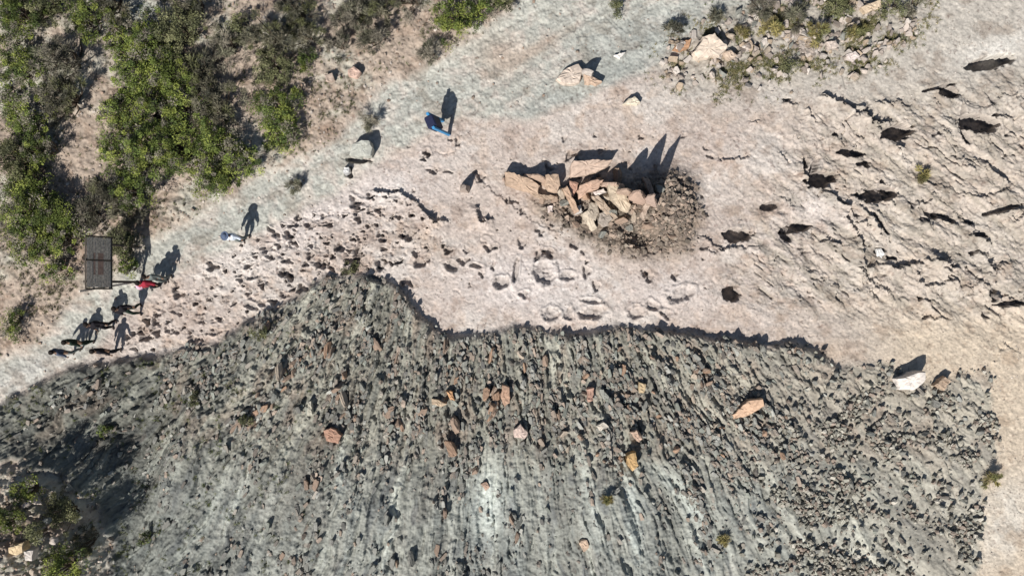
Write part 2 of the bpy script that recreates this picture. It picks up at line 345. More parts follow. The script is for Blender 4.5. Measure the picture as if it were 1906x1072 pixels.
# shale
sc_ = np.broadcast_to(C3(.255, .255, .215), X.shape + (3,)).copy()
st = fbm(ANGw / 16, RAD / 200, 4, 350)
sc_ = lerp(sc_, C3(.345, .35, .295), sst(0, .5, st) * .8)
sc_ = lerp(sc_, C3(.15, .16, .145), sst(0.05, .5, -st) * .6)
stk = fbm(ANGw / 5, RAD / 140, 3, 372) * (.3 + .7 * sst(-.25, .2, fbm(X / 90, Y / 120, 3, 191))); stk2 = fbm(ANGw / 26, RAD / 420, 3, 376)
sc_ = sc_ * (1 + .38 * stk * (1 + .8 * (1 - sst(200, 700, X))) + .42 * stk2)[..., None]
sc_ = lerp(sc_, C3(.12, .125, .12), sst(.22, .5, fbm(ANGw / 12, RAD / 60, 3, 380)) * .6)
sc_ = lerp(sc_, C3(.26, .20, .155), sst(0.0, .5, fbm(ANGw / 22, RAD / 50, 4, 360)) * .5 * np.clip(upper + .2, 0, 1))
sc_ = lerp(sc_, C3(.31, .275, .225), gau(1500, 740, 250, 90) * .5 + .35 * sst(1500, 1800, X))
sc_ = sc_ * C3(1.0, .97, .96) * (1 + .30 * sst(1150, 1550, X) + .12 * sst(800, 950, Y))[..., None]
lite = gau(910, 920, 34, 80, 5) + .9 * gau(640, 850, 10, 50) + .9 * gau(1175, 960, 14, 80, -8) + .6 * gau(1090, 900, 10, 70, -15) + .6 * gau(1300, 960, 12, 60, -40) + .5 * gau(1245, 890, 60, 20, 30)
sc_ = lerp(sc_, C3(.50, .51, .44), np.clip(lite * (1 + .6 * rill2), 0, 1))
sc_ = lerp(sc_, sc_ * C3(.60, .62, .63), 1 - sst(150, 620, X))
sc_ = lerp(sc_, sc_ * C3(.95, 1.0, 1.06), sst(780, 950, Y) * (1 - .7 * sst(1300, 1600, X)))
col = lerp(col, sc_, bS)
col = lerp(col, C3(.21, .165, .125), bRec * .9)
col = lerp(col, C3(.33, .30, .25), bT * .5 * (1 - .6 * bP))
col = lerp(col, col * C3(.74, .69, .66), sst(.05, .45, fbm(X / 34, Y / 28, 5, 374, .65)) * (1 - bS) * .8)
col *= (1 + .22 * spk + .16 * NZ1 + .10 * med)[..., None]
col = lerp(col, col * C3(.55, .5, .5), sst(.42, .6, fbm(X / 5, Y / 5, 3, 370)) * .8)
# shade inside the pits painted into the colour, stronger in the right-hand rock
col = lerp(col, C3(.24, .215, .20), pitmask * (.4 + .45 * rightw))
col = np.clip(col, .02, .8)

VX = (X - 953) / S; VY = (536 - Y) / S
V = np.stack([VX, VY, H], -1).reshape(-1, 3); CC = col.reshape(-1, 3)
zone = np.where(mS, 1, np.where(mP, 2, np.where(mB, 3, 0)))
idx = np.arange(NX * NY).reshape(NY, NX)
quads = np.stack([idx[1:, :-1], idx[1:, 1:], idx[:-1, 1:], idx[:-1, :-1]], -1).reshape(-1, 4)
qz = zone[:-1, :-1].ravel()
for k, (nm, lab, ct) in enumerate([('rock_slab', 'pale pink limestone face pitted with tracks', 'rock face'), ('shale_slope', 'grey green gullied shale apron below the pale slab', 'slope'),
                               ('footpath', 'pale grey green walked path running diagonally beside the bushes', 'path'), ('soil_bank', 'tan stony soil under the bushes', 'ground')]):
    q = quads[qz == k]; used = np.unique(q); remap = np.zeros(len(V), np.int32); remap[used] = np.arange(len(used))
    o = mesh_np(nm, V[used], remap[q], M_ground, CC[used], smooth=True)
    o.matrix_world = R; tag(o, lab, ct, kind='structure')
# surrounding hillside
x0, x1, y0, y1 = VX[0, 0], VX[0, -1], VY[-1, 0], VY[0, 0]
B = 160
ring = [(-B, -B), (B, -B), (B, B), (-B, B)]; inn = [(x0, y0), (x1, y0), (x1, y1), (x0, y1)]
vv = [(a, b, -.3) for a, b in ring] + [(a, b, -.3) for a, b in inn]
o = mesh_np('hillside', vv, [[0, 1, 5, 4], [1, 2, 6, 5], [2, 3, 7, 6], [3, 0, 4, 7]], M_ground, np.tile(C3(.38, .33, .27), (8, 1)))
o.matrix_world = R; tag(o, 'tan rocky hillside around the exposed face', 'hillside', kind='structure')
del V, CC, quads

# ------------------------------------------------------------------ loose rock
def base_rock(seed, flat=0.6, pointy=.25):
    r = np.random.RandomState(seed); bm = bmesh.new(); bmesh.ops.create_cube(bm, size=2)
    bmesh.ops.subdivide_edges(bm, edges=bm.edges[:], cuts=1, use_grid_fill=True)
    Vv = np.array([v.co[:] for v in bm.verts]); bm.verts.ensure_lookup_table()
    ln = np.linalg.norm(Vv, axis=1, keepdims=True); Vv = Vv * (.55 + .45 / ln)
    # cut with random planes for facets
    for _ in range(5):
        nn = r.normal(size=3); nn /= np.linalg.norm(nn); d = r.uniform(.5, .85)
        e = Vv @ nn - d; Vv -= np.clip(e, 0, None)[:, None] * nn
    Vv += r.normal(scale=.07, size=Vv.shape)
    F = np.array([[v.index for v in f.verts] for f in bm.faces]); bm.free()
    return Vv.astype(np.float32), F
BASES = [base_rock(s) for s in range(10)]

def scatter(name, lab, n, dens, smin, smax, cols, ang=None, elong=(1, 1.6), zsc=(.4, .8), lift=.25, seed=0, mat_=None, powr=2.2):
    r = np.random.RandomState(seed); out = []
    px = np.empty(0); py = np.empty(0); dm = dens / dens.max()
    while len(px) < n:
        a = r.uniform(gx[0] + 5, gx[-1] - 5, n * 2); b = r.uniform(gy[0] + 5, gy[-1] - 5, n * 2)
        i = ((a - gx[0]) / STEP).astype(int); j = ((b - gy[0]) / STEP).astype(int)
        k = r.rand(len(a)) < dm[j, i]; px = np.append(px, a[k]); py = np.append(py, b[k])
    px, py = px[:n], py[:n]; i = ((px - gx[0]) / STEP).astype(int); j = ((py - gy[0]) / STEP).astype(int)
    h = H[j, i]; s = .5 * (smin + (smax - smin) * r.rand(n) ** powr)
    el = r.uniform(*elong, n); zz = r.uniform(*zsc, n)
    th = r.uniform(0, 2 * np.pi, n) if ang is None else ang[j, i] + r.normal(scale=.35, size=n)
    ca, sa = np.cos(th), np.sin(th)
    tl = r.normal(scale=.35, size=(n, 2))
    cols = np.array(cols); ci = r.randint(0, len(cols), n)
    cc = cols[ci] * r.uniform(.75, 1.25, (n, 1))
    Vs, Fs, Cs = [], [], []; off = 0; var = r.randint(0, len(BASES), n)
    for v in range(len(BASES)):
        m = var == v; nb = m.sum()
        if not nb: continue
        bv, bf = BASES[v]
        sx = (s * el)[m][:, None]; sy = (s)[m][:, None]; sz = (s * zz)[m][:, None]
        x = bv[None, :, 0] * sx; y = bv[None, :, 1] * sy; z = bv[None, :, 2] * sz + x * tl[m, 0:1] * .6 + y * tl[m, 1:2] * .6
        c_, s_ = ca[m][:, None], sa[m][:, None]
        Xx = x * c_ - y * s_ + ((px[m] - 953) / S)[:, None]; Yy = x * s_ + y * c_ + ((536 - py[m]) / S)[:, None]
        Zz = z + (h[m] + s[m] * zz[m] * lift)[:, None]
        Vs.append(np.stack([Xx, Yy, Zz], -1).reshape(-1, 3))
        Fs.append((bf[None] + (np.arange(nb) * len(bv))[:, None, None] + off).reshape(-1, 4)); off += nb * len(bv)
        Cs.append(np.repeat(cc[m], len(bv), 0))
    o = mesh_np(name, np.concatenate(Vs), np.concatenate(Fs), mat_ or M_stone, np.concatenate(Cs))
    o.matrix_world = R; tag(o, lab, 'rubble', kind='stuff'); return o
downdir = -(np.arctan2(Y - 60, X - 900))           # streak direction in sheet frame
clus = sst(.04, .36, fbm(ANGw / 26, RAD / 90, 4, 400)); clus2 = sst(0, .4, fbm(X / 50, Y / 34, 4, 410))
SH = [(.25, .215, .18), (.20, .18, .155), (.29, .265, .225), (.17, .165, .15), (.31, .25, .20), (.24, .25, .215), (.32, .315, .28), (.22, .22, .195)]
upr = 1 - sst(740, 980, Y - .15 * (X - 900)); rgt = sst(1380, 1560, X + .4 * (Y - 800))
mSs = blur(mS, 5) * (1 + 1.2 * NZ1) * (blur(mS, 5) > .25) * (mSl | mS)
mSs = np.clip(mSs, 0, 1)
dens = mSs * (.35 + .65 * sst(150, 620, X)) * (1 - .85 * sst(-.1, .25, fbm(X / 70, Y / 110, 3, 405)) * sst(790, 880, Y)) * ((.05 + .95 * clus) * np.clip(.12 + upr, 0, 1) * (1 - .9 * rgt) + .02)
scatter('rubble', 'small brown and grey rock flakes strewn down the shale apron', 21000, dens, .022, .21, SH, downdir, (1.1, 2.6), (.6, 1.5), .4, 1, powr=3.6)
dens = mS * rgt * (.1 + clus2) * sst(1840, 1790, X) + 1e-6
scatter('gravel', 'dark scattered gravel over the lower right shale', 4600, np.clip(blur(mS, 9) * 1.2 - .15, 0, 1) * rgt * (.05 + clus2 ** 1.5) + 1e-7, .035, .2, [(.29, .275, .225), (.35, .335, .28), (.22, .205, .17), (.42, .39, .33), (.27, .22, .18)], None, (1, 1.5), (1.0, 1.9), .6, 2, powr=1.8)
scatter('scree', 'pale grey stones heaped around the top right scrub', 1400, bT ** 2 * (.04 + clus2 * sst(-.1, .4, fbm(X / 26, Y / 22, 3, 431))) * (1 - gau(1700, 0, 60, 60)) + 1e-7, .04, .3, [(.42, .36, .31), (.48, .43, .38), (.32, .27, .23), (.38, .30, .22)], None, (1, 1.6), (.7, 1.5), .5, 3)
scatter('broken_rock', 'dark angular chippings in the round dug heap', 2600, bRec ** 3 * (.4 + 1.2 * sst(-.1, .4, fbm(X / 18, Y / 18, 3, 460))) * (.10 + 1.2 * gau(1240, 390, 62, 62) + .6 * gau(1170, 440, 50, 40) + .4 * gau(1060, 390, 60, 20)), .03, .2, [(.20, .16, .13), (.30, .25, .20), (.15, .125, .10), (.36, .28, .22)], None, (1, 1.8), (.5, 1.1), .4, 4)
scatter('pebbles', 'pebbles on the tan soil between the bushes', 6500, mB * (.2 + clus2 + .8 * gau(620, 200, 70, 90) + bC) + mP * .07, .02, .13, [(.42, .34, .28), (.34, .25, .19), (.50, .44, .38), (.25, .2, .16)], None, (1, 1.6), (.5, .9), .4, 5, powr=3)
scatter('grit', 'sparse small chips on the pale slab', 5200, mSl * (.15 + sst(-.2, .6, fbm(X / 60, Y / 40, 3, 420)) + 1.2 * blur(inside(PRr, X, Y), 8) + 5 * (blur(mS, 12) > .03) * blur(mS, 12)) * (1 - bRec), .014, .055, [(.42, .36, .30), (.30, .25, .21), (.55, .49, .43)], None, (1, 1.8), (.5, .9), .4, 6)

# dry grass of the scrub and bank
def grass(name, lab, n, dens, cols, seed):
    r = np.random.RandomState(seed); dm = dens / dens.max(); px = np.empty(0); py = np.empty(0)
    while len(px) < n:
        a = r.uniform(gx[0] + 5, gx[-1] - 5, n * 2); b = r.uniform(gy[0] + 5, gy[-1] - 5, n * 2)
        i = ((a - gx[0]) / STEP).astype(int); j = ((b - gy[0]) / STEP).astype(int); k = r.rand(len(a)) < dm[j, i]
        px = np.append(px, a[k]); py = np.append(py, b[k])
    px, py = px[:n], py[:n]; i = ((px - gx[0]) / STEP).astype(int); j = ((py - gy[0]) / STEP).astype(int)
    bl = 14; N = n * bl; ci = np.repeat(np.arange(n), bl)
    b0 = np.stack([(px - 953) / S, (536 - py) / S, H[j, i]], 1)[ci] + r.normal(scale=.03, size=(N, 3)) * [1, 1, 0]
    d = r.normal(size=(N, 3)) * .55 + [-.3, 0, .95]; L = r.uniform(.06, .2, N)[:, None]; d /= np.linalg.norm(d, axis=1, keepdims=True)
    s_ = np.cross(d, r.normal(size=(N, 3))); s_ /= np.linalg.norm(s_, axis=1, keepdims=True); s_ *= .009
    Vv = np.stack([b0 - s_, b0 + s_, b0 + d * L], 1).reshape(-1, 3)
    c = np.array(cols)[r.randint(0, len(cols), n)][ci] * r.uniform(.7, 1.3, (N, 1))
    o = mesh_np(name, Vv, np.arange(3 * N).reshape(-1, 3), M_leaf, np.repeat(c, 3, 0)); o.matrix_world = R
    tag(o, lab, 'grass', kind='stuff')
grass('dry_grass', 'dry yellow grass among the top right stones', 3600, bT * sst(-.1, .4, fbm(X / 30, Y / 24, 3, 430)) * (1 - .7 * bP) + 1e-7, [(.34, .30, .14), (.22, .22, .10), (.16, .18, .08), (.40, .35, .2)], 31)
grass('ground_cover', 'low grey green weeds on the bank', 4200, mB * (.15 + sst(-.1, .35, fbm(X / 34, Y / 34, 3, 440))) + 1e-7, [(.20, .20, .10), (.14, .17, .06), (.26, .23, .15), (.18, .16, .12)], 32)
grass('weeds', 'sparse olive weeds on the left shale', 700, mS * (1 - sst(300, 700, X)) * sst(.1, .4, fbm(X / 26, Y / 26, 3, 450)) + 1e-7, [(.20, .21, .08), (.15, .18, .06)], 33)

# individual stones, biggest of the apron
MV = []
pal = {'brown': (.30, .22, .165), 'grey': (.25, .25, .22), 'tan': (.42, .35, .275), 'rust': (.36, .24, .165), 'pale': (.52, .45, .39), 'dark': (.22, .215, .19)}
def stone_mesh(seed, colr):
    r = np.random.RandomState(seed); bm = bmesh.new(); bmesh.ops.create_cube(bm, size=2)
    bmesh.ops.subdivide_edges(bm, edges=bm.edges[:], cuts=4, use_grid_fill=True)
    Vv = np.array([v.co[:] for v in bm.verts]); ln = np.linalg.norm(Vv, axis=1, keepdims=True); Vv = Vv * (.5 + .5 / ln)
    for _ in range(9):
        nn = r.normal(size=3); nn /= np.linalg.norm(nn); d = r.uniform(.5, .9)
        e = Vv @ nn - d; Vv -= np.clip(e, 0, None)[:, None] * nn
    Vv += r.normal(scale=.03, size=Vv.shape)
    F = np.array([[v.index for v in f.verts] for f in bm.faces]); bm.free()
    o = mesh_np('stone', Vv, F, M_stone, np.array(colr) * r.uniform(.85, 1.15, (len(Vv), 1)))
    me = o.data; bpy.data.objects.remove(o); return me
SM = {k: [stone_mesh(i * 7 + 3, c) for i in range(5)] for k, c in pal.items()}
def rz_sheet(o, p, rz=0, tx=0, ty=0, s=(1, 1, 1)):
    o.matrix_world = R @ Matrix.Translation(p) @ Matrix.Rotation(rz, 4, 'Z') @ Matrix.Rotation(tx, 4, 'X') @ Matrix.Rotation(ty, 4, 'Y') @ Matrix.Diagonal((*s, 1))
def stone(px, py, L, W, T, rot, kind, label, group=None, tx=0, ty=0, seed=None, name='stone', cat='stone', bury=.3):
    me = SM[kind][(seed if seed is not None else random.randrange(5)) % 5]
    o = bpy.data.objects.new(name, me); sc.collection.objects.link(o)
    p = pos(px, py); p.z += T * .5 * (1 - bury)
    rz_sheet(o, p, math.radians(rot), tx, ty, (L / 2, W / 2, T / 2)); tag(o, label, cat, group); return o
rr_ = random.Random(3)
cnt = 0
regs = [((420, 640, 990, 800), 90, ['brown', 'grey', 'rust', 'grey', 'brown'], 'brown elongated stone jutting from the upper shale apron', 'stones jutting from the upper shale', True),
        ((300, 800, 1000, 1060), 45, ['brown', 'grey', 'grey', 'dark'], 'grey brown stone half buried in the gullied lower shale', 'stones in the lower shale gullies', True),
        ((1000, 640, 1480, 860), 55, ['brown', 'dark', 'tan', 'rust'], 'small dark brown stone lying below the shaded ledge', 'stones below the shaded ledge', False),
        ((1480, 690, 1840, 1060), 60, ['dark', 'grey', 'dark'], 'grey stone among the lower right gravel', 'stones in the lower right gravel', False),
        ((1320, 20, 1640, 150), 34, ['pale', 'tan', 'grey'], 'pale block among the dry scrub at the top right', 'blocks in the top right scrub', False)]
for (xa, ya, xb, yb), n, ks, lab, grp, dirn in regs:
    k = 0
    while k < n:
        x, y = rr_.uniform(xa, xb), rr_.uniform(ya, yb)
        i = int((x - gx[0]) / STEP); j = int((y - gy[0]) / STEP)
        if grp[0:6] != 'blocks' and not mS[j, i]: continue
        if dirn and clus[j, i] < rr_.random() * .8: continue
        s = rr_.uniform(.16, .38) if dirn else rr_.uniform(.16, .34)
        a = math.degrees(downdir[j, i]) + rr_.gauss(0, 22) if dirn else rr_.uniform(0, 180)
        kk = rr_.choice(ks)
        stone(x, y, s * (rr_.uniform(1.3, 2.2) if dirn else 1.3), s * rr_.uniform(.6, .9), s * rr_.uniform(.7, 1.2) * (1.0 if dirn else 1.35), a, kk, lab, grp, rr_.gauss(0, .2), rr_.gauss(0, .2)); k += 1

# slabs traced with their own thickness
def slab(name, pts, thick, colr, label, lift=0.0, tilt=(0, 0), cat='slab', rough=.03, seed=0, edge_up=None):
    """pts: photo outline; tilt = height gradient (m per m) in sheet x,y"""
    r = np.random.RandomState(seed + 50); P = np.array(pts, float); c = P.mean(0)
    Q = []
    for i in range(len(P)):
        a, b = P[i], P[(i + 1) % len(P)]; m = max(2, int(np.hypot(*(b - a)) / 5))
        for t in range(m): Q.append(a + (b - a) * t / m + r.normal(scale=.7, size=2))
    Q = np.array(Q); n = len(Q); z0 = hz(*c) + lift; k = 1 - (z0 + thick) / HC
    cx, cy = (c[0] - 953) / S * k, (536 - c[1]) / S * k
    L = np.stack([(Q[:, 0] - c[0]) / S * k, -(Q[:, 1] - c[1]) / S * k], 1)
    Vs = []
    def ringv(sc__, z, jit): 
        l = L * sc__ + r.normal(scale=jit, size=L.shape)
        zz = z + l[:, 0] * tilt[0] + l[:, 1] * tilt[1] + r.normal(scale=rough * .5, size=n); Vs.extend(np.stack([l[:, 0], l[:, 1], zz], 1))
    ringv(.97, -thick * .6, .01); ringv(1.0, thick * .25, .015); ringv(.98, thick * .85, .012); ringv(.93, thick, .01); ringv(.6, thick * 1.04, .02); ringv(.3, thick * 1.02, .02)
    F = []
    for q in range(5):
        for i in range(n): F.append((q * n + i, q * n + (i + 1) % n, (q + 1) * n + (i + 1) % n, (q + 1) * n + i))
    bm = bmesh.new(); vs = [bm.verts.new(v) for v in Vs]
    for f in F: bm.faces.new([vs[i] for i in f])
    bm.faces.new(vs[5 * n:6 * n]); bm.faces.new(vs[0:n][::-1])
    bmesh.ops.recalc_face_normals(bm, faces=bm.faces[:])
    me = bpy.data.meshes.new(name); bm.to_mesh(me); bm.free(); me.materials.append(M_stone)
    a = me.color_attributes.new('tint', 'FLOAT_COLOR', 'POINT'); cc = np.ones((len(Vs), 4), np.float32)
    vx = np.array(Vs); pn = fbm(vx[:, 0] * 3 + seed, vx[:, 1] * 3, 3, 500)
    cc[:, :3] = np.array(colr) * (1 + .25 * pn[:, None]) * r.uniform(.9, 1.1, (len(Vs), 1)); a.data.foreach_set('color', cc.ravel())
    o = bpy.data.objects.new(name, me); sc.collection.objects.link(o)
    rz_sheet(o, Vector((cx, cy, z0))); return tag(o, label, cat)
TANC = (.45, .33, .24); PINK = (.50, .34, .25); CREAM = (.52, .43, .32); GREYB = (.36, .31, .26)
slab('rock_slab_block', [(939, 320), (957, 322), (990, 334), (1005, 346), (1004, 361), (985, 358), (960, 350), (941, 344)], .42, TANC, 'long tan slab at the left end of the broken heap', .12, (0, .3), seed=1)
slab('rock_slab_block', [(1066, 300), (1098, 297), (1140, 298), (1133, 310), (1100, 324), (1063, 331), (1061, 312)], .38, (.50, .38, .30), 'broad flat reddish slab lying above the broken heap', .2, (0, .25), seed=2)
slab('rock_slab_block', [(1131, 342), (1146, 340), (1160, 352), (1176, 382), (1172, 396), (1158, 390), (1136, 366)], .55, CREAM, 'cream oval slab propped beside the upright blades', .3, (-.2, .1), seed=3)
slab('rock_slab_block', [(1015, 325), (1040, 324), (1044, 344), (1038, 358), (1020, 356), (1013, 342)], .5, TANC, 'squarish tan block between the long slab and the flat slab', .1, (.1, .1), seed=4)
slab('rock_slab_block', [(1080, 345), (1100, 336), (1124, 334), (1114, 352), (1092, 358), (1078, 372), (1074, 356)], .35, PINK, 'pinkish angular slab in the middle of the broken heap', .25, (.1, .2), seed=5)
slab('rock_slab_block', [(1060, 336), (1078, 340), (1074, 352), (1066, 366), (1058, 362)], .4, (.50, .30, .22), 'red brown wedge between the square block and pinkish slab', .1, (0, .1), seed=6)
slab('rock_slab_block', [(1096, 378), (1112, 374), (1116, 396), (1108, 412), (1094, 402)], .3, (.40, .34, .27), 'dull rounded block at the lower side of the heap', .1, seed=7)
slab('rock_slab_block', [(1066, 384), (1082, 382), (1084, 396), (1070, 400)], .26, (.50, .46, .41), 'small whitish block under the red brown wedge', .1, seed=8)
slab('rock_slab_block', [(1020, 384), (1028, 383), (1029, 396), (1020, 397)], .12, (.62, .52, .47), 'small pink white flake on the slab left of the heap', .03, seed=9)
slab('rock_slab_block', [(1104, 358), (1124, 352), (1128, 358), (1108, 366)], .2, (.64, .56, .50), 'thin pale flake below the pinkish slab', .3, seed=10)
slab('rock_slab_block', [(1116, 396), (1132, 390), (1140, 408), (1126, 424), (1114, 414)], .3, GREYB, 'grey block below the cream oval slab', .1, seed=11)
slab('rock_slab_block', [(1198, 384), (1206, 370), (1212, 378), (1200, 408), (1194, 402)], .35, (.44, .35, .28), 'narrow pinkish block right of the upright blades', .1, seed=12)
slab('rock_slab_block', [(1048, 350), (1056, 346), (1078, 392), (1070, 398)], .3, (.44, .31, .22), 'long brown slab slanting down through the left of the heap', .3, (.3, .2), seed=61)
slab('rock_slab_block', [(1100, 366), (1112, 362), (1150, 404), (1140, 412)], .25, (.42, .33, .25), 'long brown slab slanting below the cream oval slab', .25, (-.2, .1), seed=62)
slab('rock_slab_block', [(1082, 398), (1094, 390), (1112, 424), (1102, 432)], .25, (.47, .40, .31), 'long tan slab on the lower flank of the heap', .15, (.1, .3), seed=63)
slab('rock_slab_block', [(1196, 330), (1210, 336), (1224, 372), (1212, 368)], .22, (.36, .27, .21), 'long dark brown slab in the shadow of the blades', .2, (0, .2), seed=64)
slab('rock_slab_block', [(980, 352), (1006, 362), (1036, 366), (1030, 372), (996, 368)], .2, (.40, .30, .22), 'thin brown slab along the lower edge of the long tan slab', .05, (0, .2), seed=65)
rq = random.Random(12)
for k, (x, y, l, w_, kd, lb) in enumerate([(1046, 362, .7, .4, 'tan', 'tan broken block under the squarish block of the heap'), (1052, 378, .5, .35, 'grey', 'small grey block at the lower left of the heap'),
        (1034, 372, .45, .3, 'brown', 'brown block below the squarish tan block'), (1088, 364, .6, .3, 'rust', 'rusty splinter between the heap slabs'), (1128, 368, .6, .35, 'tan', 'tan wedge against the cream oval slab'),
        (1140, 396, .55, .4, 'grey', 'grey block at the foot of the cream oval slab'), (1156, 410, .6, .35, 'brown', 'brown block at the rim of the dark hollow'), (1180, 404, .5, .3, 'tan', 'tan splinter at the foot of the blades'),
        (1206, 420, .7, .3, 'brown', 'brown block right of the dark hollow'), (1168, 424, .45, .3, 'dark', 'dark block inside the hollow'), (1090, 412, .5, .4, 'tan', 'tan block on the lower rim of the heap'),
        (1120, 436, .4, .3, 'grey', 'grey stone low on the rim of the heap'), (1072, 418, .4, .3, 'brown', 'brown stone at the lower left rim of the heap'), (1226, 352, .5, .35, 'grey', 'grey block at the top of the dug gravel'),
        (1150, 330, .8, .4, 'brown', 'brown block in the shadow behind the cream oval slab'), (1112, 340, .6, .35, 'rust', 'rusty block shaded by the broad flat slab'), (1250, 440, .5, .25, 'brown', 'brown stone lying on the lower dug gravel'), (1010, 372, .4, .25, 'brown', 'brown stone below the long tan slab')]):
    stone(x, y, l, w_, w_ * 1.1, rq.uniform(0, 180), kd, lb, None, rq.gauss(0, .4), rq.gauss(0, .4), seed=k, name='block', cat='block')
# upright blades
def blade(px, py, wd, ht, th, rot, colr, label, lean=(0, 0), seed=0, tipx=.1):
    r = np.random.RandomState(seed + 90)
    prof = [(-.5, -.15), (-.52, .2), (-.42, .5), (-.22, .78), (tipx - .04, 1.0), (tipx + .06, .97), (.26, .7), (.42, .4), (.5, .1), (.5, -.15)]
    prof2 = []
    for i in range(len(prof) - 1):
        for t in (0, .5): prof2.append((prof[i][0] * (1 - t) + prof[i + 1][0] * t + r.normal(scale=.012), prof[i][1] * (1 - t) + prof[i + 1][1] * t + r.normal(scale=.012)))
    prof2.append(prof[-1]); n = len(prof2); bm = bmesh.new(); rings = []
    for s_, y in ((.93, -.5), (1, -.25), (1, .25), (.93, .5)):
        rings.append([bm.verts.new((x * wd * s_ + r.normal(scale=.008), y * th * (1.1 - .5 * max(z, 0)) + r.normal(scale=.01), z * ht * (s_ if z > 0 else 1))) for x, z in prof2])
    for a, b in zip(rings[:-1], rings[1:]):
        for i in range(n): bm.faces.new((a[i], a[(i + 1) % n], b[(i + 1) % n], b[i]))
    bm.faces.new(rings[0][::-1]); bm.faces.new(rings[-1]); bmesh.ops.triangulate(bm, faces=[f for f in bm.faces if len(f.verts) > 4])
    bmesh.ops.recalc_face_normals(bm, faces=bm.faces[:])
    me = bpy.data.meshes.new('upright_slab'); bm.to_mesh(me); nv = len(bm.verts); bm.free(); me.materials.append(M_stone)
    a = me.color_attributes.new('tint', 'FLOAT_COLOR', 'POINT'); cc = np.ones((nv, 4), np.float32); cc[:, :3] = np.array(colr) * r.uniform(.85, 1.15, (nv, 1)); a.data.foreach_set('color', cc.ravel())
    o = bpy.data.objects.new('upright_slab', me); sc.collection.objects.link(o)
    rz_sheet(o, pos(px, py), math.radians(rot), lean[0], lean[1]); tag(o, label, 'slab'); return o
blade(1188, 374, .85, 3.3, .25, -12, (.50, .36, .28), 'tallest upright slab casting the long middle shadow blade', (.0, -.15), 1)
blade(1210, 380, .62, 3.3, .18, -14, (.44, .33, .27), 'upright slab casting the right hand shadow blade', (.0, -.14), 2, .2)
blade(1166, 362, .9, 2.3, .25, -8, (.46, .34, .26), 'shorter upright slab on the left of the upright blades', (.03, -.14), 3)
blade(1140, 348, 1.1, 1.3, .25, -6, (.48, .35, .27), 'low upright slab behind the cream oval slab', (0, -.1), 4)
blade(1000, 338, 1.3, .9, .2, -14, (.44, .32, .24), 'low edge of slab raised behind the long tan slab', (-.2, 0), 5, 0)
blade(866, 352, .42, 1.0, .3, -10, (.34, .28, .24), 'small upright pointed rock on the slab between path and heap', (0, 0), 6)
blade(938, 334, .15, .6, .12, -30, (.40, .30, .24), 'thin upright splinter at the left tip of the heap', (0, 0), 7)
# other named rocks
slab('boulder', [(654, 268), (672, 260), (688, 262), (694, 276), (690, 290), (668, 292), (650, 288)], .6, (.42, .42, .37), 'grey green boulder at the upper bend of the path above a dark slot', .02, (.15, .1), cat='boulder', seed=71)
slab('boulder', [(1035, 148), (1050, 128), (1078, 118), (1086, 130), (1078, 155), (1050, 158)], .35, (.62, .52, .43), 'cream block with white foot on the grey green path', .05, (.1, -.2), cat='boulder', seed=21)
slab('boulder', [(1086, 138), (1098, 140), (1120, 152), (1108, 156), (1090, 154)], .4, (.58, .43, .32), 'pink orange block touching the cream block on the path', .02, (-.1, 0), cat='boulder', seed=22)
blade(1092, 140, .6, .95, .25, -25, (.50, .45, .40), 'grey white upright fin beside the blocks on the path', (0, 0), 23, .3)
slab('boulder', [(1159, 194), (1170, 184), (1182, 178), (1192, 190), (1186, 195)], .28, (.68, .60, .47), 'small cream boulder below the path blocks', .05, cat='boulder', seed=24)
slab('boulder', [(1292, 96), (1310, 68), (1330, 62), (1356, 88), (1340, 104), (1300, 108)], .65, (.62, .52, .42), 'large pink cream boulder beside the top scrub', .05, (.1, .1), cat='boulder', seed=25)
slab('boulder', [(1346, 98), (1362, 92), (1372, 104), (1358, 112)], .35, (.56, .44, .34), 'rounded tan boulder right of the large cream boulder', .05, cat='boulder', seed=26)
slab('boulder', [(1252, 92), (1268, 78), (1288, 72), (1284, 88), (1262, 98)], .22, (.46, .27, .16), 'orange brown slab left of the large cream boulder', .02, cat='boulder', seed=27)
slab('boulder', [(1143, 104), (1156, 98), (1164, 98), (1152, 110)], .16, (.74, .70, .64), 'small white stone lying on the grey green path', .02, cat='stone', seed=28)
slab('boulder', [(1672, 706), (1690, 700), (1704, 692), (1722, 692), (1722, 708), (1706, 726), (1676, 726)], .62, (.66, .60, .54), 'big white boulder at the upper right edge of the shale', .05, (.2, .2), cat='boulder', seed=29)
slab('boulder', [(1738, 718), (1760, 702), (1772, 708), (1758, 726)], .3, (.44, .33, .24), 'brown rock right of the big white boulder', .02, cat='boulder', seed=30)
slab('boulder', [(1365, 774), (1392, 744), (1420, 742), (1424, 756), (1390, 776), (1370, 780)], .42, (.56, .38, .26), 'flat orange slab alone on the right shale', .08, (.05, .3), cat='slab', seed=31)
slab('boulder', [(1630, 464), (1640, 462), (1648, 474), (1640, 482), (1632, 478)], .28, (.74, .72, .68), 'small bright white rock by the crack of the right slab', .03, cat='stone', seed=32)
slab('boulder', [(955, 800), (968, 790), (984, 806), (976, 818), (958, 814)], .36, (.60, .47, .40), 'pink boulder in the middle of the shale apron', .05, cat='boulder', seed=33)
slab('boulder', [(1174, 806), (1186, 800), (1196, 816), (1190, 824)], .4, (.56, .40, .30), 'pink brown stone above the orange stone on the shale', .05, cat='boulder', seed=34)
slab('boulder', [(1166, 846), (1184, 842), (1188, 868), (1178, 876), (1168, 866)], .35, (.50, .33, .16), 'orange stone with yellow edge in the middle shale', .05, cat='boulder', seed=35)
slab('boulder', [(1110, 794), (1124, 784), (1134, 794), (1116, 802)], .2, (.60, .54, .45), 'cream stone left of the pink brown stone', .05, cat='stone', seed=36)
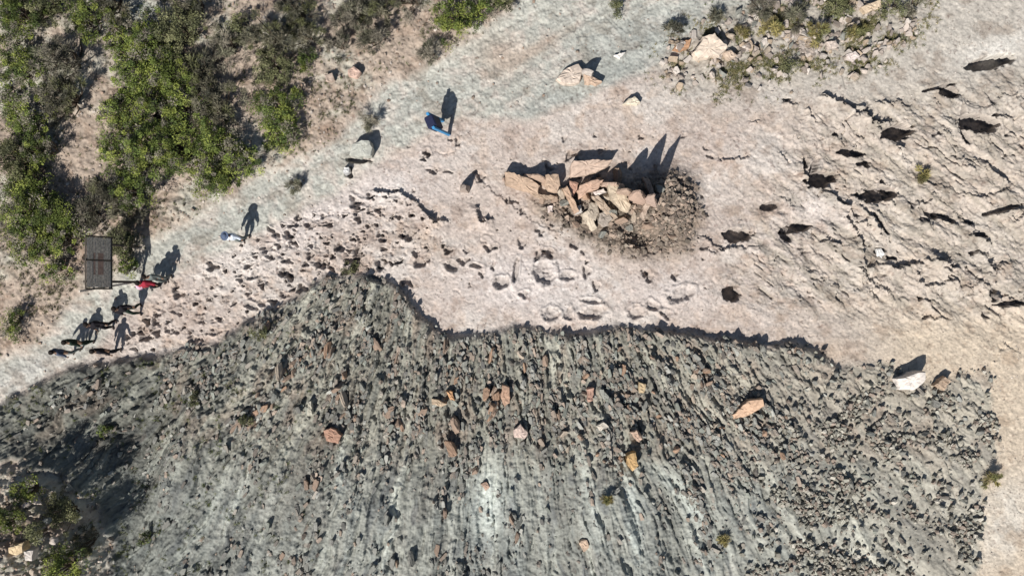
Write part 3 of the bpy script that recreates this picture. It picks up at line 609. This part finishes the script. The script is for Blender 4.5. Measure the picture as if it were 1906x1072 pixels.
slab('boulder', [(802, 742), (816, 744), (832, 752), (822, 758), (804, 752)], .25, (.52, .40, .28), 'tan slab lying beside the red brown fin in the shale', .1, cat='slab', seed=37)
slab('boulder', [(830, 726), (842, 728), (846, 746), (838, 744)], .35, (.52, .30, .16), 'red brown fin in the upper shale', .1, cat='stone', seed=38)
slab('boulder', [(936, 716), (948, 720), (950, 750), (938, 756), (932, 740)], .35, (.46, .30, .21), 'reddish upright block below the ledge bay', .08, cat='stone', seed=39)
slab('boulder', [(1092, 724), (1104, 722), (1104, 746), (1094, 748)], .3, (.46, .29, .22), 'reddish block right of the ledge bay in the shale', .05, cat='stone', seed=40)
slab('boulder', [(1190, 712), (1202, 716), (1200, 732), (1188, 730)], .26, (.47, .36, .22), 'yellow brown block below the shaded ledge', .05, cat='stone', seed=41)
slab('boulder', [(1078, 1010), (1092, 1004), (1098, 1018), (1086, 1028)], .3, (.50, .37, .27), 'tan stone near the bottom edge of the shale', .05, cat='stone', seed=42)
slab('boulder', [(600, 800), (620, 796), (636, 810), (628, 826), (606, 820)], .3, (.40, .24, .17), 'red brown block in the left middle shale', .05, cat='stone', seed=43)
slab('boulder', [(572, 746), (580, 746), (580, 772), (572, 774)], .25, (.50, .47, .38), 'cream upright sliver in the left shale', .05, cat='stone', seed=44)
slab('boulder', [(16, 1018), (40, 1010), (44, 1026), (30, 1034), (14, 1030)], .35, (.62, .48, .30), 'bright tan block among the bottom left bushes', .2, cat='boulder', seed=45)
slab('boulder', [(44, 1026), (62, 1024), (60, 1044), (46, 1042)], .3, (.60, .54, .48), 'pale block right of the bright tan block', .2, cat='boulder', seed=46)
slab('boulder', [(-6, 1016), (8, 1014), (8, 1036), (-6, 1036)], .3, (.66, .62, .58), 'white block cut by the left edge of the photo', .2, cat='boulder', seed=47)
slab('boulder', [(646, 130), (660, 124), (672, 134), (664, 144), (648, 142)], .25, (.56, .40, .32), 'pink rock on the bank above the path', .05, cat='boulder', seed=48)
slab('boulder', [(604, 138), (618, 136), (622, 150), (606, 152)], .28, (.48, .38, .31), 'tan rock between two grey bushes on the bank', .05, cat='boulder', seed=49)
slab('boulder', [(896, 900), (904, 896), (912, 906), (904, 912)], .25, (.46, .32, .24), 'small brown stone on the pale green rill', .05, cat='stone', seed=50)
slab('boulder', [(1602, 12), (1640, 0), (1640, 14), (1612, 24)], .3, (.58, .46, .33), 'tan boulder at the top edge by the yellow scrub', .05, cat='boulder', seed=51)
slab('boulder', [(1576, 100), (1592, 96), (1600, 106), (1590, 114), (1578, 110)], .26, (.60, .52, .47), 'pinkish boulder below the yellow scrub', .05, cat='boulder', seed=52)
slab('boulder', [(1540, 78), (1556, 74), (1562, 86), (1544, 92)], .28, (.52, .44, .38), 'grey pink block within the yellow scrub', .05, cat='boulder', seed=53)
slab('boulder', [(640, 312), (648, 311), (650, 320), (643, 326), (638, 320)], .3, (.72, .71, .68), 'white rock on the path in front of a dark hole', .03, cat='stone', seed=54)
for k, (x, y, l) in enumerate([(70, 930, .5), (84, 912, .4), (78, 1000, .45), (30, 1046, .4), (66, 1064, .4), (90, 968, .35), (52, 938, .35), (18, 1000, .35), (130, 905, .35), (104, 1004, .4), (60, 888, .3), (150, 960, .3)]):
    stone(x, y, l, l * .8, l * .8, k * 37, ['pale', 'tan', 'grey'][k % 3], 'pale angular stone between the bottom left bushes', 'stones between the bottom left bushes')
for k, (x, y, l) in enumerate([(905, 735, .7), (918, 742, .6), (1040, 770, .5), (1010, 820, .4), (970, 660, .6), (1016, 672, .7), (1160, 690, .6), (1290, 740, .5), (700, 640, .8), (610, 650, .8),
                             (520, 690, .8), (850, 790, 1.0), (840, 830, .9), (585, 890, .6), (572, 900, .5), (500, 606, .5), (640, 740, .8)]):
    stone(x, y, l, l * .45, l * .6, 85 + k * 9 % 40, ['rust', 'tan', 'brown'][k % 3], 'elongated rusty or tan stone standing out from the shale', 'rusty stones standing out from the shale', name='stone')

# ------------------------------------------------------------------ vegetation
LEAF = {'green': [(.14, .18, .042), (.08, .11, .032), (.25, .285, .065)], 'dark': [(.14, .13, .09), (.09, .09, .065), (.19, .175, .12)],
        'olive': [(.145, .15, .07), (.10, .105, .055), (.20, .20, .10)], 'yellow': [(.34, .29, .11), (.26, .22, .10), (.20, .20, .08)], 'grey': [(.26, .235, .18), (.19, .17, .13), (.17, .165, .11)]}
RinvT = R.to_3x3().inverted()
def bush(px, py, rpx, kind, label, hgt=None, group='shrubs on the slope', name='shrub', ry=None):
    r = np.random.RandomState(int(px * 31 + py * 7) % 100000)
    rpx = rpx * (1.05 if rpx > 24 else 1.05); rx = rpx / S; ry_ = (ry or rpx) / S; hg = hgt or min(2.6, .35 + 1.2 * rx * r.uniform(.7, 1.3))
    t = bpy.data.objects.new(name, None); sc.collection.objects.link(t)
    # crown seen at px,py: its foot sits slightly right (vertical leans left)
    up_px = (hg * .55) * (.30 * S + (953 - px) / HC)
    p = pos(px + up_px, py - (hg * .55) * (536 - py) / HC * 1.0 * -1 * -1) if False else pos(px + up_px, py)
    t.location = R @ p; tag(t, label, 'bush' if rpx > 12 else 'tuft', group)
    area = math.pi * rx * ry_
    leafy = kind in ('green', 'olive')
    ncl = max(8, int(area * (20 if leafy else 15)))
    a = r.uniform(0, 2 * np.pi, ncl); q = np.sqrt(r.rand(ncl)) * .92
    lob = 1 + .25 * np.sin(a * 3 + r.uniform(0, 6)) + .15 * np.sin(a * 5 + r.uniform(0, 6))
    cx = np.cos(a) * q * rx * lob; cy = np.sin(a) * q * ry_ * lob
    q = np.clip(q, 0, 1)
    top = hg * np.sqrt(np.clip(1 - (q * .93) ** 2, .05, 1)) * r.uniform(.55, 1.05, ncl)
    cz = top * r.uniform(.55, 1.0, ncl)
    cr = r.uniform(.08, .30, ncl) * (1.15 if leafy else 1.0) * min(1, .6 + rx * .4)
    pal_ = np.array(LEAF[kind]); cc = pal_[r.randint(0, 3, ncl)] * r.uniform(.6, 1.3, (ncl, 1)) * r.uniform(.85, 1.2)
    if kind == 'green': 
        g = r.rand(ncl) < .18; cc[g] = np.array(LEAF['grey'][0]) * r.uniform(.6, 1.1, (g.sum(), 1))
    if kind == 'dark':
        g = r.rand(ncl) < .22; cc[g] = np.array(LEAF['olive'][0]) * r.uniform(.7, 1.1, (g.sum(), 1))
    per = 105 if leafy else 95
    N = ncl * per; ci = np.repeat(np.arange(ncl), per)
    d = r.normal(size=(N, 3)); d /= np.linalg.norm(d, axis=1, keepdims=True)
    rad = cr[ci] * r.rand(N) ** .45
    c = np.stack([cx[ci], cy[ci], cz[ci]], 1) + d * rad[:, None] * np.array([1.1, 1.1, .8])
    c[:, 2] = np.maximum(c[:, 2], .03)
    if leafy:
        ln = r.uniform(.02, .055, N); wd = ln * r.uniform(.3, .5, N); ax = r.normal(size=(N, 3)) + d * .6
    else:
        ln = r.uniform(.05, .14, N); wd = r.uniform(.006, .014, N); ax = d * .9 + np.stack([c[:, 0] / rx, c[:, 1] / ry_, np.full(N, .5)], 1) * .9 + r.normal(scale=.35, size=(N, 3))
    ax /= np.linalg.norm(ax, axis=1, keepdims=True)
    s = np.cross(ax, r.normal(size=(N, 3)) * [.5, .5, 1.2]); s /= np.linalg.norm(s, axis=1, keepdims=True) + 1e-6
    A = ax * ln[:, None]; B_ = s * wd[:, None]
    Vv = np.stack([c - A, c + B_, c + A, c - B_], 1).reshape(-1, 3)
    Fv = np.arange(4 * N).reshape(-1, 4)
    cv = np.repeat(cc[ci] * r.uniform(.75, 1.3, (N, 1)), 4, 0)
    mesh_np('crown' if hg > .5 else 'foliage', Vv, Fv, M_leaf, cv, parent=t)
    # stems
    Vt, Ft = [], []
    nb = max(5, min(26, ncl // 2)); pick = r.choice(ncl, nb, replace=False)
    for b in pick:
        e = np.array([cx[b], cy[b], cz[b]]); st_ = np.array([r.uniform(-.06, .06), r.uniform(-.06, .06), -.15]); mid = (e + st_) / 2 + [0, 0, -.12 * hg] + r.normal(scale=.04, size=3)
        pts = [st_, mid, e, e + (e - mid) * .25]; rad_ = [.035 * hg + .01, .02 * hg + .008, .01, .004]
        base = len(Vt)
        for k, (pp, ra) in enumerate(zip(pts, rad_)):
            for m in range(5): Vt.append(pp + np.array([math.cos(m * 1.2566), math.sin(m * 1.2566), 0]) * ra)
        for k in range(3):
            for m in range(5): Ft.append((base + k * 5 + m, base + k * 5 + (m + 1) % 5, base + k * 5 + 5 + (m + 1) % 5, base + k * 5 + 5 + m))
    mesh_np('trunk' if hg > .5 else 'stem', np.array(Vt), np.array(Ft), M_bark, parent=t)
    return t
BUSH = [
 (20, 40, 55, 'green', 'bright green bush filling the top left corner'), (75, 20, 40, 'olive', 'olive bush just right of the top left corner bush'),
 (28, 130, 52, 'green', 'green bush on the left edge below the corner bush'), (40, 215, 50, 'green', 'green bush left of the big grey bush, on the left edge'),
 (60, 285, 38, 'green', 'green bush below the big grey bush'), (15, 300, 45, 'olive', 'olive bush at the left edge above the pale gap'),
 (48, 350, 40, 'green', 'green bush left of the tan gully'), (100, 120, 46, 'grey', 'upper half of the big grey twiggy thicket at far left'),
 (104, 188, 42, 'dark', 'lower half of the big grey twiggy thicket at far left'), (155, 40, 40, 'green', 'bright green bush at the top edge with a dark right side'),
 (190, 12, 38, 'dark', 'dark bush at the top edge right of the bright green one'), (215, 75, 32, 'green', 'green bush at the top of the large green thicket'),
 (262, 80, 46, 'green', 'green bush at the upper end of the large thicket'), (320, 70, 48, 'olive', 'olive bush beside the pale green clearing'),
 (350, 20, 38, 'dark', 'dark bush at the top edge above the thicket'), (240, 140, 46, 'green', 'light green bush above the middle of the thicket'),
 (300, 140, 50, 'green', 'green bush in the upper middle of the thicket'), (355, 140, 42, 'dark', 'dark twiggy bush on the upper right of the thicket'),
 (214, 215, 40, 'green', 'green bush on the left flank of the thicket'), (265, 210, 50, 'green', 'green bush at the centre of the thicket'),
 (325, 210, 48, 'green', 'green bush right of the thicket centre'), (390, 200, 50, 'dark', 'dark grey bush on the right flank of the thicket'),
 (206, 285, 37, 'green', 'green bush at the lower left of the thicket by the tan gully'), (255, 290, 50, 'green', 'green bush in the lower middle of the thicket'),
 (320, 285, 50, 'green', 'green bush in the lower right middle of the thicket'), (385, 270, 44, 'green', 'green bush at the right side of the thicket'),
 (435, 300, 42, 'green', 'green bush at the right tip of the thicket'), (390, 335, 38, 'green', 'bright green bush at the lower right tip near the path'),
 (196, 350, 34, 'dark', 'dark bush below the tan gully'), (235, 360, 44, 'green', 'green bush below the thicket'), (225, 405, 30, 'dark', 'dark bush at the foot of the thicket'),
 (25, 400, 50, 'green', 'green bush on the left edge halfway down'), (85, 400, 42, 'green', 'green bush left of the dark foot bush'),
 (45, 455, 40, 'green', 'green bush at the left edge above the bare soil'), (110, 440, 42, 'green', 'green bush left of the wooden billboard'),
 (95, 500, 30, 'green', 'small green bush at the lower left of the billboard'), (160, 400, 34, 'grey', 'grey twiggy bush above the billboard'),
 (220, 450, 32, 'olive', 'olive bush right of the billboard'), (232, 492, 24, 'green', 'small green bush between billboard and path'),
 (14, 602, 24, 'green', 'small green bush on the left edge below the bare soil'), (415, 95, 38, 'grey', 'grey bush above the thicket gap'),
 (440, 60, 26, 'olive', 'small olive bush above the grey bush'), (490, 75, 42, 'dark', 'dark bush in the right upper scrub'), (500, 130, 38, 'olive', 'olive dark bush in the middle of the right scrub'),
 (545, 25, 40, 'dark', 'dark bush at the top edge of the right scrub'), (560, 75, 30, 'dark', 'dark bush at the right side of the right scrub'), (565, 115, 22, 'green', 'small bright green bush at the right side of the right scrub'),
 (510, 205, 42, 'green', 'green bush with a deep shadow above the path'), (518, 250, 40, 'green', 'bright green bush nearest the path'),
 (650, 30, 34, 'grey', 'grey bush at the top edge over the bank'), (700, 20, 40, 'dark', 'dark spreading bush at the top edge'), (755, 8, 40, 'grey', 'grey bush at the top edge left of the green one'),
 (690, 78, 30, 'grey', 'grey tuft below the dark spreading bush'), (625, 90, 24, 'grey', 'thin grey bush on the bank beside the tan rock'), (840, 45, 38, 'green', 'green bush above the pale path at top centre'),
 (885, 18, 36, 'green', 'green bush at the top edge beside the path'), (930, 4, 26, 'olive', 'olive bush at the top edge where the path begins'), (796, 102, 20, 'grey', 'small grey bush standing alone on the path edge'),
 (682, 226, 18, 'grey', 'small grey tuft on the path edge above the grey green boulder'), (546, 350, 12, 'grey', 'tiny tuft on the path'),
 (40, 905, 27, 'green', 'green bush at the left edge in the bottom corner'), (12, 965, 26, 'green', 'yellow green bush on the left edge near the bottom'), (112, 946, 32, 'olive', 'olive bush on the mound above the dark hollow'),
 (62, 985, 20, 'olive', 'olive bush between the two bottom corner bushes'), (108, 1050, 42, 'green', 'big green bush at the bottom edge of the corner'), (150, 1000, 28, 'dark', 'dark bush at the edge of the deep hollow'),
 (190, 795, 13, 'green', 'single green tuft on the left shale'), (358, 742, 12, 'olive', 'pale green tuft on the upper left shale'), (455, 780, 10, 'olive', 'small green tuft in the left shale'), (264, 998, 10, 'green', 'tiny green tuft in the gully'),
 (1255, 58, 18, 'dark', 'dark twiggy shrub on the grey green ground'), (1336, 36, 15, 'dark', 'small dark shrub above the large cream boulder'), (1378, 66, 13, 'yellow', 'small yellowish shrub right of the large cream boulder'),
 (1424, 18, 28, 'grey', 'grey shrub at the top edge in the dry scrub'), (1438, 58, 22, 'yellow', 'yellow shrub at the left end of the dry scrub'), (1478, 36, 22, 'grey', 'grey shrub in the middle of the dry scrub'),
 (1520, 66, 22, 'yellow', 'yellow shrub in the middle of the dry scrub'), (1560, 20, 24, 'olive', 'olive shrub at the top edge of the dry scrub'), (1590, 62, 18, 'yellow', 'yellow shrub beside the pinkish boulder'),
 (1660, 18, 22, 'olive', 'olive shrub at the right end of the dry scrub'), (1466, 124, 12, 'olive', 'small green shrub below the dry scrub'), (1706, 10, 18, 'grey', 'grey shrub alone at the top edge right of the scrub'),
 (1144, 18, 13, 'olive', 'small green tuft on the grey green path at the top'), (1716, 326, 12, 'yellow', 'yellow tuft on the right rock face'), (1855, 894, 17, 'yellow', 'sprawling dry yellow shrub at the right edge of the shale'),
 (1132, 928, 7, 'yellow', 'tiny yellow tuft on the middle lower shale'), (1346, 1006, 9, 'yellow', 'tiny yellow tuft on the lower right shale'), (648, 502, 14, 'olive', 'flat green tuft at the head of the shale'), (480, 620, 14, 'olive', 'olive tuft at the shaded left edge of the shale')]
for b in BUSH: bush(*b)

# ------------------------------------------------------------------ made things
def box(bm, c, s, rot=None):
    m = Matrix.Translation(c) @ (rot or Matrix()) @ Matrix.Diagonal((*s, 1))
    r = bmesh.ops.create_cube(bm, size=1, matrix=m); return r['verts']
def part(name, bm, m, parent, bevel=0.0):
    if bevel: bmesh.ops.bevel(bm, geom=bm.edges[:], offset=bevel, segments=1, affect='EDGES')
    me = bpy.data.meshes.new(name); bm.to_mesh(me); bm.free(); me.materials.append(m)
    o = bpy.data.objects.new(name, me); sc.collection.objects.link(o)
    if parent: o.parent = parent
    return o
def empty(name, p, rz=0):
    t = bpy.data.objects.new(name, None); sc.collection.objects.link(t); t.location = R @ p; t.rotation_euler = (0, 0, rz); return t
M_wood = mat('weathered_grey_wood', (.56, .51, .44), n1=.4, sc1_=12)
M_wood2 = mat('reddish_board', (.40, .28, .23), n1=.25, sc1_=7)
M_blue = mat('blue_paint', (.06, .27, .52), rough=.5, n1=.12, sc1_=9)
M_navy = mat('dark_panel', (.02, .025, .06), rough=.6)
M_post = mat('dark_timber', (.10, .085, .07), n1=.2, sc1_=15)
# timber billboard (two posts, planked board, small lattice on top)
t = empty('billboard', pos(262, 492)); tag(t, 'large weathered wooden billboard on posts beside the path', 'billboard')
for yy in (-.78, .78):
    b = bmesh.new(); box(b, (0, yy, 1.6), (.10, .10, 3.5)); part('post', b, M_post, t, .01)
b = bmesh.new()
for k in range(9): box(b, (.075 + .008 * (k % 3), 0.02 * (k % 2), 1.99 + k * .152), (.03, 2.1 - .03 * (k % 3), .135))
part('board', b, M_wood, t, .004)
b = bmesh.new(); box(b, (.096, -.05, 2.62), (.012, .9, .62)); part('notice', b, M_wood2, t)
b = bmesh.new()
for z in (1.9, 3.36): box(b, (.1, 0, z), (.05, 2.2, .06))
for yy in (-1.08, 1.08, .1): box(b, (.1, yy, 2.6), (.05, .06, 1.5))
part('frame', b, M_post, t, .005)
b = bmesh.new()
box(b, (0, -1.0, 2.1), (.06, .07, 3.0), Matrix.Rotation(.12, 4, 'X')); part('brace', b, M_wood, t)
# blue framed sign
t = empty('sign', pos(830, 238), math.radians(24)); tag(t, 'blue framed information sign with dark panel standing on the pale path edge', 'sign')
for yy in (-.33, .33):
    b = bmesh.new(); box(b, (0, yy, .87), (.12, .12, 1.85)); part('post', b, M_blue, t, .01)
b = bmesh.new(); box(b, (-.05, 0, 1.30), (.42, .56, .85)); part('panel', b, M_navy, t, .05)
b = bmesh.new(); box(b, (0, 0, .98), (.06, .54, .05)); part('crossbar', b, M_blue, t, .008)

# people --------------------------------------------------------------
def cloth(name, c): return mat(name, c, n1=.12, sc1_=10, rough=.95)
M_skin = mat('skin', (.36, .22, .15), rough=.6, n1=.05)
M_hair = mat('hair', (.02, .016, .014), n1=.1)
M_shoe = mat('shoe_leather', (.06, .045, .04))
M_eye = mat('eye', (.03, .02, .02), rough=.2)
def skin(name, chains, m, parent, root=0, sub=1):
    """chains: list of lists of (point, radius); shared points merge"""
    vs, rs_, es, key = [], [], [], {}
    def vid(p, r):
        k = tuple(round(c, 4) for c in p)
        if k not in key: key[k] = len(vs); vs.append(p); rs_.append(r)
        return key[k]
    for ch in chains:
        ids = [vid(p, r) for p, r in ch]
        es += [(a, b) for a, b in zip(ids[:-1], ids[1:]) if a != b]
    es = sorted({(min(e), max(e)) for e in es}); me = bpy.data.meshes.new(name); me.from_pydata(vs, es, []); me.materials.append(m)
    o = bpy.data.objects.new(name, me); sc.collection.objects.link(o); o.parent = parent
    sk = o.modifiers.new('skin', 'SKIN'); sk.use_smooth_shade = True
    sv = me.skin_vertices[0].data
    for i, r in enumerate(rs_): sv[i].radius = (r, r); sv[i].use_root = (i == root)
    ss = o.modifiers.new('sub', 'SUBSURF'); ss.levels = sub; ss.render_levels = sub
    return o
def person(px, py, head_dir, shirt, trousers, label, h=1.7, bend=0.0, crouch=0.0, stride=.12, arms=(.15, .15), hair=True, hat=None, bulk=.03):
    """stands at photo pixel; head_dir = facing (deg, world); bend = forward lean; crouch 0..1"""
    k = h / 1.72
    t = empty('person', pos(px, py), math.radians(head_dir)); tag(t, label, 'person', 'hikers on the path')
    hipz = .93 - .45 * crouch
    def fw(z, y=0.0):   # bend torso forward (+Y) above the hip
        L = z - .93; return (y * math.cos(bend) + L * math.sin(bend), hipz + L * math.cos(bend) - y * math.sin(bend))
    def T(x, y, z): a, b_ = fw(z, y); return (x * k, a * k, b_ * k)
    def G(x, y, z): return (x * k, y * k, z * k)
    pel = T(0, 0, .93); sp = T(0, 0, 1.14); ch = T(0, 0, 1.34); nk = T(0, 0, 1.47); nk2 = T(0, .01, 1.53)
    legs = []
    for s in (-1, 1):
        y = s * stride; kn = G(s * .11, y * .5 + .10 + .28 * crouch, .50 - .12 * crouch); an = G(s * .12, y, .09)
        legs.append([(T(s * .09, 0, .90), .09 * k), (G(s * .10, (y * .3 + .05 + .16 * crouch), .72 - .28 * crouch), .08 * k), (kn, .058 * k), (G(s * .115, (y * .8 + .03 + .1 * crouch), .28), .052 * k), (an, .036 * k)])
    arms_ = []; hands = []
    for s, ar in zip((-1, 1), arms):
        sh_ = T(s * .175, 0, 1.41); el = T(s * (.20 + .20 * math.sin(ar)), .02, 1.41 - .27 * math.cos(ar)); 
        e2 = T(s * (.21 + .38 * math.sin(ar)), .12, 1.41 - .27 * math.cos(ar) - .22 * math.cos(ar * .8)); 
        arms_.append([(sh_, .052 * k), (el, .042 * k), (e2, .027 * k)])
        ex, ey, ez = e2; pm = (ex + s * .01, ey + .02, ez - .07 * k); fg = [[(e2, .027 * k), (pm, .028 * k)]]
        for q in range(4): fg.append([(pm, .028 * k), (pm[0] + .006 * s, pm[1] + (q - 1.5) * .02, pm[2] - .045), ][:1] + [((pm[0] + .006 * s, pm[1] + (q - 1.5) * .02, pm[2] - .045), .009), ((pm[0] - .008 * s, pm[1] + (q - 1.5) * .021, pm[2] - .08 + abs(q - 1.5) * .006), .007)])
        fg.append([(pm, .028 * k), ((pm[0] - .01 * s, pm[1] + .035, pm[2] - .005), .010), ((pm[0] - .015 * s, pm[1] + .05, pm[2] - .035), .008)])
        hands += fg
    hd = [(nk, .055 * k), (nk2, .05 * k), (T(0, .02, 1.60), .075 * k), (T(0, .01, 1.665), .088 * k), (T(0, -.01, 1.72), .06 * k)]
    nose = [(T(0, .01, 1.665), .088 * k), (T(0, .108, 1.62), .012 * k)]
    ears = [[(T(0, .01, 1.665), .088 * k), (T(s * .092, 0, 1.63), .012 * k)] for s in (-1, 1)]
    torso = [(pel, .115 * k), (sp, .105 * k), (ch, .12 * k), (nk, .055 * k)]
    body = [torso, hd, nose] + ears + [[(pel, .115 * k)] + l for l in legs] + [[(ch, .12 * k)] + a for a in arms_] + hands
    skin('body', body, M_skin, t)
    g = .014
    skin('shirt', [[(p, r + g + bulk) for p, r in torso[:3]] + [(T(0, 0, 1.43), .09 * k)]] + [[(ch, .12 * k + g + bulk)] + [(p, r + g + bulk * .5) for p, r in a] for a in arms_], shirt, t)
    skin('trousers', [[(T(0, 0, 1.03), .11 * k + g), (pel, .115 * k + g)] + [(p, r + g) for p, r in l] for l in legs], trousers, t)
    for l in legs:
        a = l[-1][0]; skin('shoe', [[((a[0], a[1] - .06, .045), .04), ((a[0], a[1] + .06, .045), .045), ((a[0], a[1] + .15, .035), .034)]], M_shoe, t)
    for s in (-1, 1):
        b = bmesh.new(); bmesh.ops.create_uvsphere(b, u_segments=6, v_segments=5, radius=.013, matrix=Matrix.Translation(T(s * .033, .092, 1.65))); part('eye', b, M_eye, t)
    hp = T(0, -.02, 1.70)
    if hat:
        b = bmesh.new(); mt = Matrix.Translation(T(0, 0, 1.73))
        bmesh.ops.create_cone(b, cap_ends=True, segments=20, radius1=.20, radius2=.19, depth=.02, matrix=mt)
        bmesh.ops.create_uvsphere(b, u_segments=16, v_segments=8, radius=.112, matrix=mt @ Matrix.Diagonal((1, 1.1, .9, 1))); part('hat', b, hat, t)
    else:
        b = bmesh.new(); bmesh.ops.create_uvsphere(b, u_segments=14, v_segments=9, radius=.108, matrix=Matrix.Translation(T(0, -.022, 1.68)) @ Matrix.Diagonal((1, 1.1, 1.0, 1)))
        part('hair', b, M_hair, t)
    return t
K = cloth('black_cloth', (.018, .016, .02)); DG = cloth('dark_green_cloth', (.02, .035, .025)); RED = cloth('red_cloth', (.33, .03, .05)); WH = cloth('white_cloth', (.72, .78, .86))
BG = cloth('blue_grey_cloth', (.10, .12, .17)); GR = cloth('grey_cloth', (.16, .18, .17)); BLK = cloth('charcoal_cloth', (.035, .035, .04)); DEN = cloth('denim', (.10, .13, .2)); PK = cloth('pink_cloth', (.72, .45, .55))
person(214, 602, 200, K, K, 'person all in black standing with legs apart in the middle of the left group', stride=.10, arms=(.2, .15), h=1.78, bulk=.06)
person(172, 634, 160, DG, DG, 'person in dark green clothes, second from the lower left of the group', arms=(.1, .1), stride=.05)
person(262, 574, 215, K, DG, 'person in black bag and dark clothes between the red shirt and the black figure', arms=(.3, .15), stride=.16, bulk=.05)
person(222, 650, 170, K, K, 'person in black with one arm out at the bottom of the group', arms=(.5, .05), stride=.05)
person(146, 652, 150, BG, GR, 'person in blue grey jacket, lowest and leftmost of the group', h=1.6, arms=(.2, .4), stride=.18)
person(304, 528, 190, RED, K, 'person in red shirt and black trousers beside the path bend', arms=(.3, .2), stride=.08, bulk=.07)
person(317, 517, 200, GR, GR, 'person in grey clothes just behind the red shirted person', arms=(.1, .1), stride=.06, h=1.75)
person(461, 443, 180, WH, GR, 'person in white shirt and dark blue hat alone on the path', arms=(.2, .35), bulk=.06, hat=DEN, stride=.12)
# day pack worn low beside the red shirt
t = empty('backpack', pos(287, 531)); t.location = t.location + Vector((0, 0, .9)); tag(t, 'pink and white backpack beside the red shirted person', 'backpack')
b = bmesh.new(); bmesh.ops.create_uvsphere(b, u_segments=14, v_segments=10, radius=.2, matrix=Matrix.Diagonal((.7, 1, 1.2, 1))); part('bag', b, PK, t)
b = bmesh.new(); box(b, (.1, 0, -.02), (.08, .22, .2)); part('pocket', b, WH, t, .02)
for yy in (-.08, .08):
    b = bmesh.new(); box(b, (-.15, yy, .02), (.02, .03, .36)); part('strap', b, BLK, t, .004)
